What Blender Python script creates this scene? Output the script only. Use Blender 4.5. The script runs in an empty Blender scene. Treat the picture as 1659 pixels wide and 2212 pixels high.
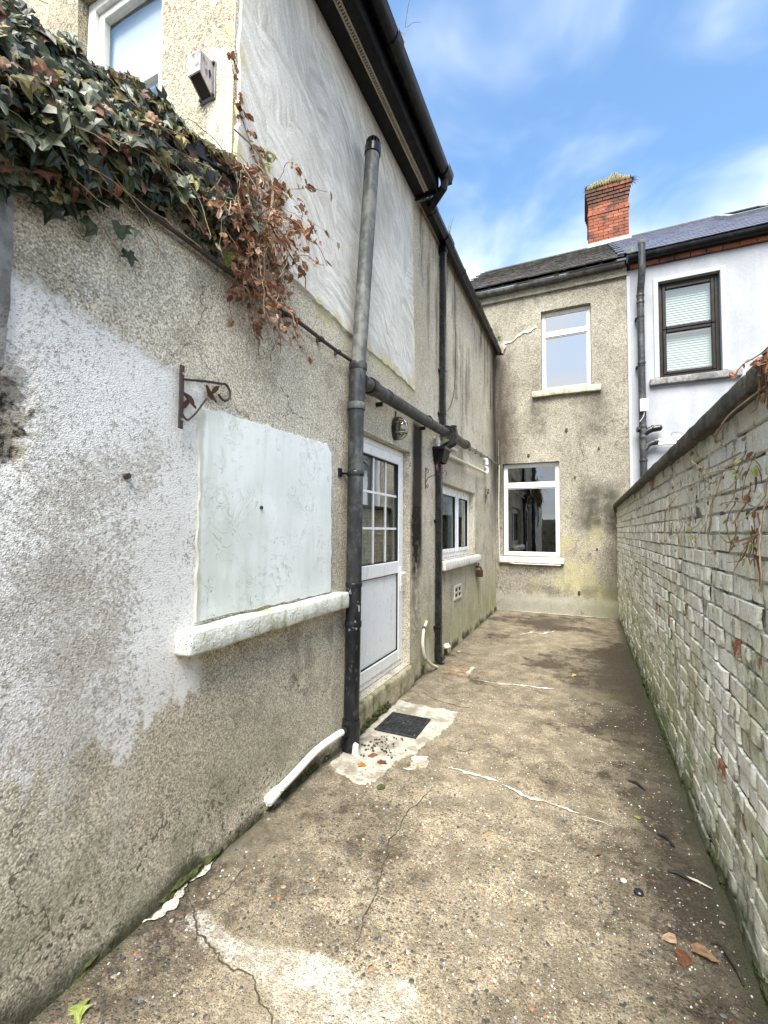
import bpy, bmesh, math, random
from mathutils import Vector, Matrix, noise as mnoise
random.seed(7)
SC = bpy.context.scene
COL = SC.collection
rnd = random.random
def ru(a, b): return a + (b - a) * random.random()

# ------------------------------------------------------------------ camera
CAM_H = 1.5
_f, _cx, _cy = 954.0, 829.5, 1106.0
_yaw = math.atan((1263 - _cx) / math.hypot(_f, 44)); _pitch = math.atan(41.4 / _f); _roll = 0.006
_F = Vector((-math.sin(_yaw) * math.cos(_pitch), math.cos(_yaw) * math.cos(_pitch), math.sin(_pitch)))
_R = Vector((math.cos(_yaw), math.sin(_yaw), 0)); _U = _R.cross(_F)
_R, _U = _R * math.cos(_roll) + _U * math.sin(_roll), _U * math.cos(_roll) - _R * math.sin(_roll)
cam = bpy.data.cameras.new('camera'); camo = bpy.data.objects.new('camera', cam); COL.objects.link(camo)
camo.matrix_world = Matrix(((_R.x, _U.x, -_F.x, 0), (_R.y, _U.y, -_F.y, 0), (_R.z, _U.z, -_F.z, CAM_H), (0, 0, 0, 1)))
cam.sensor_fit = 'HORIZONTAL'; cam.sensor_width = 36; cam.lens = _f / 1659 * 36
cam.clip_start = 0.02; cam.clip_end = 3000
SC.camera = camo

# ------------------------------------------------------------------ light
SUN_EL, SUN_AZ = math.radians(56), math.radians(172)      # azimuth clockwise from +Y (into the yard)
w = bpy.data.worlds.new('World'); SC.world = w; w.use_nodes = True
nt = w.node_tree; nt.nodes.clear()
sky = nt.nodes.new('ShaderNodeTexSky'); sky.sky_type = 'NISHITA'; sky.sun_disc = False
sky.sun_elevation = SUN_EL; sky.sun_rotation = SUN_AZ; sky.air_density = 1.0; sky.dust_density = 1.0; sky.ozone_density = 1.5
SKY_STRENGTH = 0.10
def build_world():
    L = nt.links.new
    tc = nt.nodes.new('ShaderNodeTexCoord')
    sep = nt.nodes.new('ShaderNodeSeparateXYZ'); L(tc.outputs['Generated'], sep.inputs[0])
    # clouds lie on a flat layer: direction / height
    zz = nt.nodes.new('ShaderNodeMath'); zz.operation = 'MAXIMUM'; L(sep.outputs['Z'], zz.inputs[0]); zz.inputs[1].default_value = 0.0
    za = nt.nodes.new('ShaderNodeMath'); za.operation = 'ADD'; L(zz.outputs[0], za.inputs[0]); za.inputs[1].default_value = 0.22
    dv = nt.nodes.new('ShaderNodeVectorMath'); dv.operation = 'DIVIDE'; L(tc.outputs['Generated'], dv.inputs[0])
    cb = nt.nodes.new('ShaderNodeCombineXYZ')
    for i in range(3): L(za.outputs[0], cb.inputs[i])
    L(cb.outputs[0], dv.inputs[1])
    n1 = nt.nodes.new('ShaderNodeTexNoise'); n1.inputs['Scale'].default_value = 3.4; n1.inputs['Detail'].default_value = 4; n1.inputs['Roughness'].default_value = .48
    n1.inputs['Distortion'].default_value = .35
    ofs = nt.nodes.new('ShaderNodeVectorMath'); ofs.operation = 'ADD'; ofs.inputs[1].default_value = (11.3, 5.2, 0)
    L(dv.outputs[0], ofs.inputs[0]); L(ofs.outputs[0], n1.inputs['Vector'])
    # more cloud towards the horizon: the layer is seen edge-on there
    hz = nt.nodes.new('ShaderNodeMapRange'); hz.interpolation_type = 'SMOOTHSTEP'; L(sep.outputs['Z'], hz.inputs[0])
    hz.inputs[1].default_value = 0.62; hz.inputs[2].default_value = 0.42; hz.inputs[3].default_value = 0; hz.inputs[4].default_value = .44
    ad = nt.nodes.new('ShaderNodeMath'); L(n1.outputs['Fac'], ad.inputs[0]); L(hz.outputs[0], ad.inputs[1])
    mr = nt.nodes.new('ShaderNodeMapRange'); mr.interpolation_type = 'SMOOTHSTEP'; L(ad.outputs[0], mr.inputs[0])
    mr.inputs[1].default_value = .45; mr.inputs[2].default_value = 1.05; mr.inputs[3].default_value = 0.05; mr.inputs[4].default_value = 1.0
    mx = nt.nodes.new('ShaderNodeMix'); mx.data_type = 'RGBA'
    L(mr.outputs[0], mx.inputs[0]); 
    # the clear sky of a bright hazy day
    sc_ = nt.nodes.new('ShaderNodeMix'); sc_.data_type = 'RGBA'; sc_.blend_type = 'MULTIPLY'; sc_.inputs[0].default_value = 1
    L(sky.outputs[0], sc_.inputs[6]); sc_.inputs[7].default_value = (.92, 1.3, 1.45, 1)
    L(sc_.outputs[2], mx.inputs[6]); mx.inputs[7].default_value = (6.6, 6.9, 7.2, 1)
    bg = nt.nodes.new('ShaderNodeBackground'); L(mx.outputs[2], bg.inputs[0]); bg.inputs[1].default_value = SKY_STRENGTH
    out = nt.nodes.new('ShaderNodeOutputWorld'); L(bg.outputs[0], out.inputs[0])
build_world()
sun = bpy.data.lights.new('sun', 'SUN'); sun.energy = 4.9; sun.angle = math.radians(38); sun.color = (1, .95, .86)
suno = bpy.data.objects.new('sun', sun); COL.objects.link(suno)
sd = Vector((math.sin(SUN_AZ) * math.cos(SUN_EL), math.cos(SUN_AZ) * math.cos(SUN_EL), math.sin(SUN_EL)))
suno.rotation_euler = sd.to_track_quat('Z', 'Y').to_euler(); suno.location = sd * 30
vs = SC.view_settings; vs.view_transform = 'Standard'; vs.look = 'None'; vs.exposure = 1.3; vs.gamma = 1; vs.use_curve_mapping = False
SC.render.engine = 'CYCLES'
SC.cycles.use_denoising = True; SC.cycles.denoiser = 'OPENIMAGEDENOISE'
SC.cycles.max_bounces = 7; SC.cycles.diffuse_bounces = 4; SC.cycles.glossy_bounces = 4; SC.cycles.transparent_max_bounces = 12
SC.cycles.sample_clamp_indirect = 6; SC.cycles.caustics_reflective = False; SC.cycles.caustics_refractive = False

# ------------------------------------------------------------------ node helper
class S:
    """a float socket with arithmetic"""
    def __init__(s, b, k): s.b, s.k = b, k
    def _o(s, op, o, r=False):
        return s.b.m(op, o, s) if r else s.b.m(op, s, o)
    def __add__(s, o): return s._o('ADD', o)
    __radd__ = __add__
    def __sub__(s, o): return s._o('SUBTRACT', o)
    def __rsub__(s, o): return s._o('SUBTRACT', o, True)
    def __mul__(s, o): return s._o('MULTIPLY', o)
    __rmul__ = __mul__
class NB:
    def __init__(b, mat):
        b.m_ = mat; mat.use_nodes = True; b.nt = mat.node_tree; b.nt.nodes.clear(); b._pos = None; b._xyz = None
    def new(b, t): return b.nt.nodes.new('ShaderNode' + t)
    def put(b, sock, v):
        if v is None: return
        if isinstance(v, S): b.nt.links.new(v.k, sock)
        elif isinstance(v, bpy.types.NodeSocket): b.nt.links.new(v, sock)
        else:
            if isinstance(v, tuple) and len(v) == 3 and sock.type == 'RGBA': v = v + (1,)
            sock.default_value = v
    def m(b, op, x, y=None, z=None):
        n = b.new('Math'); n.operation = op; b.put(n.inputs[0], x); b.put(n.inputs[1], y); b.put(n.inputs[2], z); return S(b, n.outputs[0])
    def mn(b, x, y): return b.m('MINIMUM', x, y)
    def mxx(b, x, y): return b.m('MAXIMUM', x, y)
    def cl(b, x): return b.mn(b.mxx(x, 0.0), 1.0)
    def pos(b):
        if b._pos is None: b._pos = b.new('NewGeometry').outputs['Position']
        return b._pos
    def xyz(b):
        if b._xyz is None:
            n = b.new('SeparateXYZ'); b.put(n.inputs[0], b.pos()); b._xyz = tuple(S(b, n.outputs[i]) for i in range(3))
        return b._xyz
    def sc(b, v, vec=None):
        n = b.new('VectorMath'); n.operation = 'MULTIPLY'; b.put(n.inputs[0], vec or b.pos()); n.inputs[1].default_value = v; return n.outputs[0]
    def noise(b, scale, detail=3, rough=.55, vec=None, dist=0, col=False):
        n = b.new('TexNoise'); b.put(n.inputs['Vector'], vec or b.pos()); n.inputs['Scale'].default_value = scale
        n.inputs['Detail'].default_value = detail; n.inputs['Roughness'].default_value = rough; n.inputs['Distortion'].default_value = dist
        return n.outputs['Color'] if col else S(b, n.outputs['Fac'])
    def vor(b, scale, vec=None, out='Distance', feat='F1', rand=1.0):
        n = b.new('TexVoronoi'); n.feature = feat; b.put(n.inputs['Vector'], vec or b.pos()); n.inputs['Scale'].default_value = scale
        n.inputs['Randomness'].default_value = rand
        return S(b, n.outputs[out]) if out == 'Distance' else n.outputs[out]
    def noise_warp(b, amt):
        n = b.new('VectorMath'); n.operation = 'MULTIPLY_ADD'; b.put(n.inputs[0], b.noise(2.6, 5, .62, col=True)); n.inputs[1].default_value = (amt, amt, amt); b.put(n.inputs[2], b.pos()); return n.outputs[0]
    def red(b, col):
        n = b.new('SeparateColor'); b.put(n.inputs[0], col); return S(b, n.outputs[0]), S(b, n.outputs[1]), S(b, n.outputs[2])
    def sm(b, x, a, c, lo=0.0, hi=1.0, lin=False):
        n = b.new('MapRange'); n.interpolation_type = 'LINEAR' if lin else 'SMOOTHSTEP'; b.put(n.inputs[0], x)
        b.put(n.inputs[1], a); b.put(n.inputs[2], c); n.inputs[3].default_value = lo; n.inputs[4].default_value = hi; return S(b, n.outputs[0])
    def box(b, u, v, u0, u1, v0, v1, s):
        return b.sm(u, u0 - s, u0 + s) * b.sm(u, u1 + s, u1 - s) * b.sm(v, v0 - s, v0 + s) * b.sm(v, v1 + s, v1 - s)
    def mix(b, f, x, y, mode='MIX'):
        n = b.new('Mix'); n.data_type = 'RGBA'; n.blend_type = mode; n.clamp_factor = True
        b.put(n.inputs[0], f); b.put(n.inputs[6], x); b.put(n.inputs[7], y); return n.outputs[2]
    def rnd(b):
        return S(b, b.new('ObjectInfo').outputs['Random'])
    def ramp(b, f, stops):
        n = b.new('ValToRGB'); b.put(n.inputs[0], f); r = n.color_ramp
        while len(r.elements) < len(stops): r.elements.new(.5)
        for e, (p, c) in zip(r.elements, stops): e.position = p; e.color = (c + (1,)) if len(c) == 3 else c
        return n.outputs[0]
    def gain(b, col, f):
        """multiply a colour by a scalar"""
        n = b.new('VectorMath'); n.operation = 'SCALE'; b.put(n.inputs[0], col); b.put(n.inputs['Scale'], f); return n.outputs[0]
    def bump(b, h, dist, strength=1.0):
        n = b.new('Bump'); n.inputs['Distance'].default_value = dist; n.inputs['Strength'].default_value = strength; b.put(n.inputs['Height'], h); return n.outputs[0]
    def out(b, col, rough=.8, nrm=None, metal=0.0, spec=.5, alpha=None, coat=0.0, trans=None, sub=None):
        p = b.new('BsdfPrincipled'); b.put(p.inputs['Base Color'], col); b.put(p.inputs['Roughness'], rough); b.put(p.inputs['Metallic'], metal)
        b.put(p.inputs['Specular IOR Level'], spec)
        if nrm is not None: b.put(p.inputs['Normal'], nrm)
        if coat: p.inputs['Coat Weight'].default_value = coat; p.inputs['Coat Roughness'].default_value = .15
        o = b.new('OutputMaterial'); sh = p.outputs[0]
        if trans is not None:
            t = b.new('BsdfTranslucent'); b.put(t.inputs[0], col); mx = b.new('MixShader'); mx.inputs[0].default_value = trans
            b.nt.links.new(sh, mx.inputs[1]); b.nt.links.new(t.outputs[0], mx.inputs[2]); sh = mx.outputs[0]
        b.nt.links.new(sh, o.inputs[0]); return b.m_
M = {}
def material(f):
    n = f.__name__; M[n] = f(NB(bpy.data.materials.new(n))); return f



# ------------------------------------------------------------------ materials
def roughcast(b, tan, warm, dark, grain=95.0, contrast=1.0):
    """pebbly cement render: returns colour, height, and the masks that the walls reuse"""
    x, y, z = b.xyz()
    big = b.noise(1.1, 4, .6); mid = b.noise(5.5, 4, .6); fine = b.noise(150, 2, .7)
    st = b.noise(1.0, 4, .6, b.sc((5, 5, .7)))                     # rain streaks
    cell = b.vor(grain, out='Color'); r, g, _ = b.red(cell); d = b.vor(grain)
    col = b.mix(b.sm(big, .35, .68), tan, warm)
    col = b.mix(b.sm(mid + (st - .5) * .8, .50, .74) * .55, col, dark)
    col = b.gain(col, b.sm(r, 0, 1, 1 - .42 * contrast, 1 + .42 * contrast, True))
    pale = b.sm(g, .80, .90) * b.sm(d, .55, .25)
    col = b.mix(pale * .6, col, (.66, .62, .52))
    col = b.gain(col, b.sm(fine, .3, .72, 1 - .3 * contrast, 1 + .3 * contrast))
    h = b.sm(d, .62, .05) * .75 + fine * .6 + mid * .5
    return col, h, dict(big=big, mid=mid, st=st, fine=fine, d=d, r=r)

@material
def side_render(b):
    x, y, z = b.xyz()
    col, h, k = roughcast(b, (.45, .40, .31), (.57, .52, .42), (.25, .22, .17), 150, 1.1)
    wob = (b.noise(4.2, 4, .65) - .5) * .34; wob2 = (b.noise(21, 3, .6) - .5) * .10
    # the sandy far half is more yellow and lichen-stained low down
    low = b.sm(z + wob * 1.4, 1.15, .1) * b.sm(y, 3.9, 4.6)
    col = b.mix(low * .55, col, (.30, .31, .15))
    col = b.mix(low * b.sm(b.noise(7, 3, .6, b.sc((1, 1, .25))), .55, .68) * .7, col, (.60, .58, .47))
    # flaking whitewash at the near end
    st2 = b.noise(1.0, 3, .6, b.sc((6.5, 6.5, .55)))
    topz = 2.42 - .20 * y
    reg = b.sm(y + wob * .5 + wob2, 1.50, 1.43) * b.sm(z - topz + wob2 + wob * .12, .04, -.03)
    regb = b.sm(z + wob * 1.6 + (st2 - .5) * .8, .42, 1.02)
    g1 = b.noise(80, 3, .85); g2 = b.noise(30, 4, .75)
    cover = reg * b.sm(regb * .85 + (b.noise(5, 5, .7) - .5) * 1.1 + (g2 - .5) * .55, .34, .52)
    thick = b.noise(2.6, 4, .6) * .58 + g1 * .62 + g2 * .34 + b.sm(y, 1.05, 1.35) * .10 + b.sm(z, 1.5, 2.0) * .03
    paint = cover * b.sm(thick, .73, .83)
    faint = cover * b.sm(thick, .54, .76) * .40
    streak = b.sm(b.noise(1.7, 3, .6, b.sc((3.0, 3.0, .7))) + (g1 - .5) * .7, .58, .74) * b.sm(y, 1.55, 1.25) * b.sm(z, .12, .4) * b.sm(z, 1.0, .8) * .6
    under = b.mix(cover * .75, col, b.gain(b.mix(k['mid'], (.27, .235, .20), (.45, .40, .345)), b.sm(k['r'], 0, 1, .6, 1.4, True)))
    col = b.mix(b.cl(faint + streak), under, (.70, .685, .65))
    col = b.mix(paint, col, b.mix(b.sm(b.noise(2.0, 2), .4, .65), (.72, .70, .675), (.80, .79, .765)))
    col = b.mix(cover * b.sm(g1 + (g2 - .5) * .5, .47, .36) * .50, col, (.24, .225, .215))
    # flecks of old paint above and right of it
    fl = b.sm(b.vor(62), .32, .20) * b.sm(b.noise(7, 3), .50, .60) * b.box(y, z, .85, 2.35, 1.95, 2.72, .16)
    fl2 = b.sm(b.vor(95, out='Distance'), .27, .17) * b.sm(b.noise(3, 3), .47, .62) * b.sm(y, 3.2, 2.4) * b.sm(z, 1.2, 2.0)
    col = b.mix(b.cl(fl * .95 + fl2 * .7), col, (.78, .77, .73))
    # black mould spots and moss creeping up from the ground
    up = .66 - (y - .5) * .14
    sp = b.sm(b.noise(48, 2, .5), .55, .63) * b.sm(z + wob, up, up - .34) * b.sm(b.noise(8, 3), .36, .54) * b.sm(y, 3.0, 2.0)
    sp = sp + b.sm(b.vor(70), .34, .2) * b.box(y, z, 1.35, 1.95, .35, .98, .25) * .55 * b.sm(b.noise(6, 2), .42, .6)
    col = b.mix(b.cl(sp) * .85, col, (.045, .05, .032))
    gm = b.sm(z + wob * .7, .75, .1) * b.sm(y, 3.0, 1.6) * b.sm(b.noise(2.2, 3), .40, .62)
    col = b.mix(gm * .6, col, (.19, .20, .115))
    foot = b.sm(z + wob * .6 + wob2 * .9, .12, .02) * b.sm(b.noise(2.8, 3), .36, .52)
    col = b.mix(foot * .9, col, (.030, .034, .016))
    ck = b.sm(b.vor(.85, b.noise_warp(.5), feat='DISTANCE_TO_EDGE'), .0035, .0012) * b.sm(b.noise(1.1, 2), .47, .56)
    col = b.mix(ck * .75, col, (.07, .06, .045))
    # soot-black run of water beside the door, wet stains at the inner corner
    blk = b.box(y + wob * .10 + wob2 * .5, z, 4.13, 4.42, 1.0, 2.62, .05) * b.sm(z + wob, .85, 1.45)
    tail = b.box(y + wob * .25, z, 4.12, 4.34, .35, 1.7, .09) * .45 * b.sm(b.noise(14, 3), .35, .6)
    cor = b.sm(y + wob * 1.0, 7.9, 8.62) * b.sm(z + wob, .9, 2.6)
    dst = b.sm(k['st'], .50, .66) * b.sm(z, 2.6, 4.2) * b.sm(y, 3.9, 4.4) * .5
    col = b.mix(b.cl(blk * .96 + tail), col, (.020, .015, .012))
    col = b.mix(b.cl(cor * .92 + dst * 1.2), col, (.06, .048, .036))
    rust = b.sm(b.vor(.9, b.sc((1, 1, 1))), .06, .02)
    # stone showing where the render has fallen off
    hole = b.box(y + wob2 * 1.8 + wob * .25, z + wob * .5, .2, .758, 1.70, 1.95, .012)
    col = b.mix(hole, col, b.mix(b.sm(b.noise(22, 4, .7), .38, .62), (.03, .026, .02), (.36, .32, .26)))
    yl = b.box(y + wob * .3, z + wob * .15, 2.35, 4.30, 2.86, 3.02, .05) * b.sm(b.noise(9, 3), .44, .58)
    col = b.mix(yl * .6, col, (.50, .42, .19))
    nrm = b.bump(h + paint * .4, .0028, .85)
    return b.out(col, .92, nrm, spec=.15)

@material
def end_render(b):
    col, h, k = roughcast(b, (.315, .275, .20), (.42, .375, .28), (.17, .148, .11), 115, 1.25)
    x, y, z = b.xyz()
    ed = b.sm(x, -1.66, -1.57) * b.sm(b.noise(6, 3), .4, .6)
    col = b.mix(ed * .6, col, (.50, .43, .22))
    return b.out(col, .92, b.bump(h, .004, .85), spec=.15)

@material
def back_render(b):
    x, y, z = b.xyz()
    col, h, k = roughcast(b, (.255, .232, .185), (.34, .315, .255), (.14, .125, .098), 80, 1.0)
    wob = (b.noise(2.3, 4, .62) - .5) * .8; w2 = (b.noise(9, 3, .6) - .5) * .25
    # damp algae: low right, in the left corner and below the upper sill
    a1 = b.box(x + wob * .6, z + wob * .6, -.12, .62, 1.45, 2.35, .22)
    a2 = b.sm(x + w2 * .8 + wob * .25, -1.02, -1.5) * b.sm(z, 1.3, 2.4) * b.sm(z + wob, 5.3, 4.6)
    a3 = b.box(x + w2, z + w2, .0, .45, 3.2, 4.05, .2) * .7 + b.box(x + w2, z + w2, -.95, -.62, 3.35, 4.0, .12) * .6
    a4 = b.sm(x + wob * .4, .20, .50) * b.sm(z + wob, 1.7, .9) * .6
    col = b.mix(b.cl(a1 * .95 + a3 * .75 + a4 * .6) * b.sm(k['mid'], .25, .6, .6, 1.0), col, (.062, .058, .045))
    col = b.mix(b.cl(a2) * .95 * b.sm(k['st'], .3, .6, .5, 1), col, (.075, .06, .045))
    yl = b.sm(b.noise(1.3, 3), .48, .66) * b.sm(z, 2.2, 1.2)
    col = b.mix(yl * .45, col, (.42, .38, .17))
    pl = b.sm(z + w2 * .5, .36, .28)
    cem = b.mix(b.noise(6, 4, .65), (.19, .18, .15), (.40, .38, .32))
    col = b.mix(pl * .75, col, cem)
    dk = b.sm(z + w2 * .3, .62, .44) * b.sm(z, .25, .4) * b.sm(b.noise(3, 3), .42, .6)
    col = b.mix(dk * .55, col, (.10, .09, .06))
    gd = b.sm(z + wob * .5, 1.0, .2) * b.sm(x, -.3, .4) * .4
    col = b.mix(gd, col, (.25, .26, .13))
    wst = b.sm(b.noise(1.0, 3, .6, b.sc((13, 13, .9))), .60, .70) * b.sm(z, 4.3, 3.6) * .25
    col = b.mix(wst, col, (.14, .12, .085))
    wf = b.sm(b.vor(26), .16, .09) * b.sm(b.noise(3.1, 2), .60, .68)
    col = b.mix(wf * .9, col, (.80, .79, .74))
    ck = b.sm(b.vor(.7, b.noise_warp(.6), feat='DISTANCE_TO_EDGE'), .006, .002) * b.sm(b.noise(.9, 2), .45, .56)
    col = b.mix(ck * .7, col, (.07, .06, .045))
    return b.out(col, .93, b.bump(h, .007, .9), spec=.12)

@material
def neighbour_render(b):
    n = b.noise(60, 3, .7); m_ = b.noise(1.6, 4, .6)
    st = b.noise(1.0, 3, .6, b.sc((5, 5, .8)))
    col = b.mix(b.sm(m_ * .6 + st * .4, .38, .62), (.30, .312, .34), (.36, .372, .40))
    col = b.gain(col, b.sm(n, .3, .7, .93, 1.05))
    return b.out(col, .85, b.bump(n, .004, .7), spec=.2)
@material
def neighbour_trim(b):
    n = b.noise(50, 3, .7)
    return b.out(b.mix(n, (.34, .352, .38), (.385, .397, .42)), .8, b.bump(n, .002, .4), spec=.2)

@material
def swirl_plaster(b):
    x, y, z = b.xyz()
    # fans of trowel strokes: broken arcs about scattered centres, two passes
    def fans(scale, off, rs_, as_, wob):
        wv = b.new('VectorMath'); wv.operation = 'MULTIPLY_ADD'; b.put(wv.inputs[0], b.noise(2.0, 3, .6, col=True)); wv.inputs[1].default_value = (wob, wob, wob); b.put(wv.inputs[2], b.sc((0, 1, .8)))
        ad = b.new('VectorMath'); ad.operation = 'ADD'; b.put(ad.inputs[0], wv.outputs[0]); ad.inputs[1].default_value = off
        vo = b.new('TexVoronoi'); b.put(vo.inputs['Vector'], ad.outputs[0]); vo.inputs['Scale'].default_value = scale
        df = b.new('VectorMath'); df.operation = 'SUBTRACT'; b.put(df.inputs[0], ad.outputs[0]); b.put(df.inputs[1], vo.outputs['Position'])
        sp = b.new('SeparateXYZ'); b.put(sp.inputs[0], df.outputs[0]); yy, zz = S(b, sp.outputs[1]), S(b, sp.outputs[2])
        zz = zz + .55; yy = yy + .35                                 # the centre of a stroke lies outside its patch
        r = b.m('SQRT', yy * yy + zz * zz); an = b.m('ARCTAN2', zz, yy); cr, _, _ = b.red(vo.outputs['Color'])
        cb = b.new('CombineXYZ'); b.put(cb.inputs[0], r * rs_); b.put(cb.inputs[1], an * as_); b.put(cb.inputs[2], cr * 37.0)
        n = b.new('TexNoise'); b.put(n.inputs['Vector'], cb.outputs[0]); n.inputs['Scale'].default_value = 1.0; n.inputs['Detail'].default_value = 4; n.inputs['Roughness'].default_value = .7
        return S(b, n.outputs['Fac'])
    f1 = fans(1.3, (0, 0, 0), 26.0, 2.2, .18); f2 = fans(2.1, (4.2, 1.3, 2.7), 34.0, 2.6, .2)
    sel = b.sm(b.noise(1.7, 3), .42, .58)
    f = b.cl(f1 * sel + f2 * (1 - sel) + (b.noise(1.2, 4) - .5) * .35 + (b.noise(40, 3, .7) - .5) * .12)
    col = b.ramp(f, [(.28, (.41, .385, .34)), (.46, (.59, .565, .515)), (.62, (.76, .74, .695))])
    big = b.noise(.9, 3); col = b.mix(b.sm(big, .5, .72) * .45, col, (.40, .37, .31))
    gr = b.sm(b.noise(1.0, 3, .6, b.sc((4, 4, .6))), .52, .7) * b.sm(z, 3.9, 4.9)
    col = b.mix(gr * .45, col, (.27, .255, .21))
    wb = (b.noise(7, 3) - .5) * .16
    yl = b.cl(b.sm(z + wb, 3.06, 2.95) + b.sm(y + wb * .8, 4.00, 4.14) * b.sm(z, 3.4, 2.9) + b.sm(y + wb * .6, 1.70, 1.62)) * b.sm(b.noise(10, 3), .40, .58)
    col = b.mix(yl * .72, col, (.52, .45, .20))
    col = b.gain(col, b.sm(b.noise(120, 2, .7), .3, .7, .86, 1.1))
    return b.out(col, .85, b.bump(f + b.noise(90, 2) * .25, .007, .75), spec=.2)

@material
def patch_plaster(b):
    x, y, z = b.xyz()
    n = b.noise(3.2, 4, .6); fine = b.noise(160, 2, .7); st = b.noise(1.0, 4, .65, b.sc((11, 11, 1.3)))
    col = b.mix(b.sm(n, .35, .65), (.71, .74, .715), (.80, .825, .81))
    grn = b.sm(b.noise(2.1, 3) + (st - .5) * .5, .48, .66) * b.sm(y, 2.2, 1.5)
    col = b.mix(grn * .34, col, (.48, .52, .40))
    col = b.mix(b.sm(st, .50, .70) * .24, col, (.48, .49, .44))
    # trowel scratches
    ds = b.noise(3, 3, .6, col=True); vm = b.new('VectorMath'); vm.operation = 'MULTIPLY_ADD'; b.put(vm.inputs[0], ds); vm.inputs[1].default_value = (.5, .5, .5); b.put(vm.inputs[2], b.pos())
    sc1 = b.noise(1.0, 2, .5, b.sc((2, 30, 9), vm.outputs[0])); sc2 = b.noise(1.0, 2, .5, b.sc((2, 7, 38), vm.outputs[0]))
    scr = b.cl(b.sm(b.m('ABSOLUTE', sc1 - .5), .012, .0) * b.sm(b.noise(5, 2), .52, .62) + b.sm(b.m('ABSOLUTE', sc2 - .5), .010, .0) * b.sm(b.noise(4.3, 2), .54, .63))
    col = b.mix(scr * .75, col, (.28, .28, .24))
    col = b.mix(b.sm(b.noise(26, 5, .75) + (n - .5) * .6, .58, .70) * .45, col, (.48, .475, .42))
    edge = b.cl(b.sm(y + (b.noise(12, 3) - .5) * .05, 1.468, 1.446) + b.sm(z, 1.14, 1.105) * .4)
    col = b.mix(edge * .55, col, (.36, .33, .25))
    pit = b.sm(b.vor(24), .08, .04) * b.sm(b.noise(5, 2), .5, .6); col = b.mix(pit, col, (.10, .09, .08))
    return b.out(col, .6, b.bump(n * .6 + fine * .2 - scr * .8, .006, .6), spec=.35)

def painted_stone(name, a, c, moss, amt):
    b = NB(bpy.data.materials.new(name)); x, y, z = b.xyz()
    n = b.noise(16, 5, .7); g = b.noise(5, 4, .65); st = b.noise(1.0, 3, .6, b.sc((14, 14, 3)))
    col = b.mix(b.sm(n, .35, .62), c, a)
    col = b.mix(b.sm(g + (st - .5) * .6, .48, .66) * amt, col, moss)
    pit = b.sm(b.vor(60), .25, .12) * b.sm(b.noise(9, 2), .46, .6); col = b.mix(pit * .6, col, (.16, .15, .1))
    M[name] = b.out(col, .9, b.bump(n + b.noise(70, 2) * .5 - pit, .009, .9), spec=.15)
painted_stone('sill_white', (.72, .72, .67), (.55, .55, .47), (.33, .37, .15), .8)
painted_stone('sill_clean', (.78, .78, .75), (.64, .63, .56), (.40, .37, .26), .45)
painted_stone('sill_tan', (.50, .46, .36), (.38, .34, .25), (.20, .175, .12), .7)
painted_stone('sill_grey', (.27, .265, .26), (.16, .155, .15), (.09, .085, .08), .6)
painted_stone('step_concrete', (.42, .38, .27), (.28, .25, .16), (.09, .10, .03), .8)
painted_stone('coping_cement', (.115, .107, .09), (.068, .064, .054), (.045, .045, .035), .8)
painted_stone('cement_pale', (.46, .43, .365), (.34, .31, .25), (.19, .165, .12), .75)
painted_stone('cement_white', (.62, .60, .54), (.44, .41, .34), (.24, .21, .155), .8)

@material
def cement_worn(b):
    x, y, z = b.xyz(); n = b.noise(110, 3, .75); g = b.noise(6, 5, .7); c, _, _ = b.red(b.vor(130, out='Color'))
    col = b.mix(b.sm(g, .36, .60), (.33, .285, .205), (.60, .57, .50))
    col = b.gain(col, b.sm(n, .3, .7, .68, 1.3)); col = b.mix(b.sm(c, .84, .9) * .7, col, (.13, .11, .085))
    return b.out(col, .95, b.bump(n + g * .5, .006, 1.0), spec=.15)
def brick_paint(name, seed, worn):
    b = NB(bpy.data.materials.new(name)); x, y, z = b.xyz(); r = b.rnd()
    n = b.noise(24, 5, .72); m_ = b.noise(2.4, 4, .62); g = b.noise(7, 4, .65); st = b.noise(1.0, 4, .65, b.sc((16, 16, 2.2)))
    col = b.mix(b.sm(g, .36, .64), (.73, .71, .60), (.84, .825, .745))
    col = b.mix(b.sm(r, .0, 1.0, .0, .42, True), col, (.50, .50, .39))
    alg = b.sm(m_ + (st - .5) * .55 + b.sm(z, 1.3, .2) * .14, .50, .70)
    col = b.mix(alg * b.sm(z, 1.5, .5, .30, .62), col, (.28, .31, .14))
    wh = b.sm(m_ + (n - .5) * .6 + b.box(y, z, 3.0, 8.8, .3, 1.9, .5) * .05, .56, .44); col = b.mix(wh * .30, col, (.70, .705, .685))
    col = b.mix(b.sm(b.noise(3.7, 4, .6), .50, .66) * .5, col, (.58, .52, .38))
    drk = b.sm(n + (st - .5) * 1.1 + (g - .5) * .6, .57, .70); col = b.mix(drk * .62, col, (.10, .092, .062))
    low = b.sm(z + (g - .5) * .30, .22, .02); col = b.mix(low * .85, col, (.055, .068, .022))
    ms = b.sm(z + (g - .5) * .5, .5, .1) * b.sm(b.noise(1.4, 2), .45, .6); col = b.mix(ms * .6, col, (.13, .175, .045))
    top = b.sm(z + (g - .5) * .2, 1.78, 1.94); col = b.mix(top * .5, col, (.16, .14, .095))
    red = b.sm(b.noise(5.5, 3, .6) + r * .30, 1.10 - worn, 1.16 - worn) * b.sm(n, .36, .55)
    col = b.mix(red, col, b.mix(n, (.14, .06, .035), (.32, .135, .075)))
    col = b.gain(col, b.sm(b.noise(110, 2, .7), .3, .7, .84, 1.14))
    M[name] = b.out(col, .88, b.bump(n * .9 + g * .8 + b.noise(90, 2) * .35, .006, 1.0), spec=.2)
brick_paint('painted_brick', 0, .10)
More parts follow.
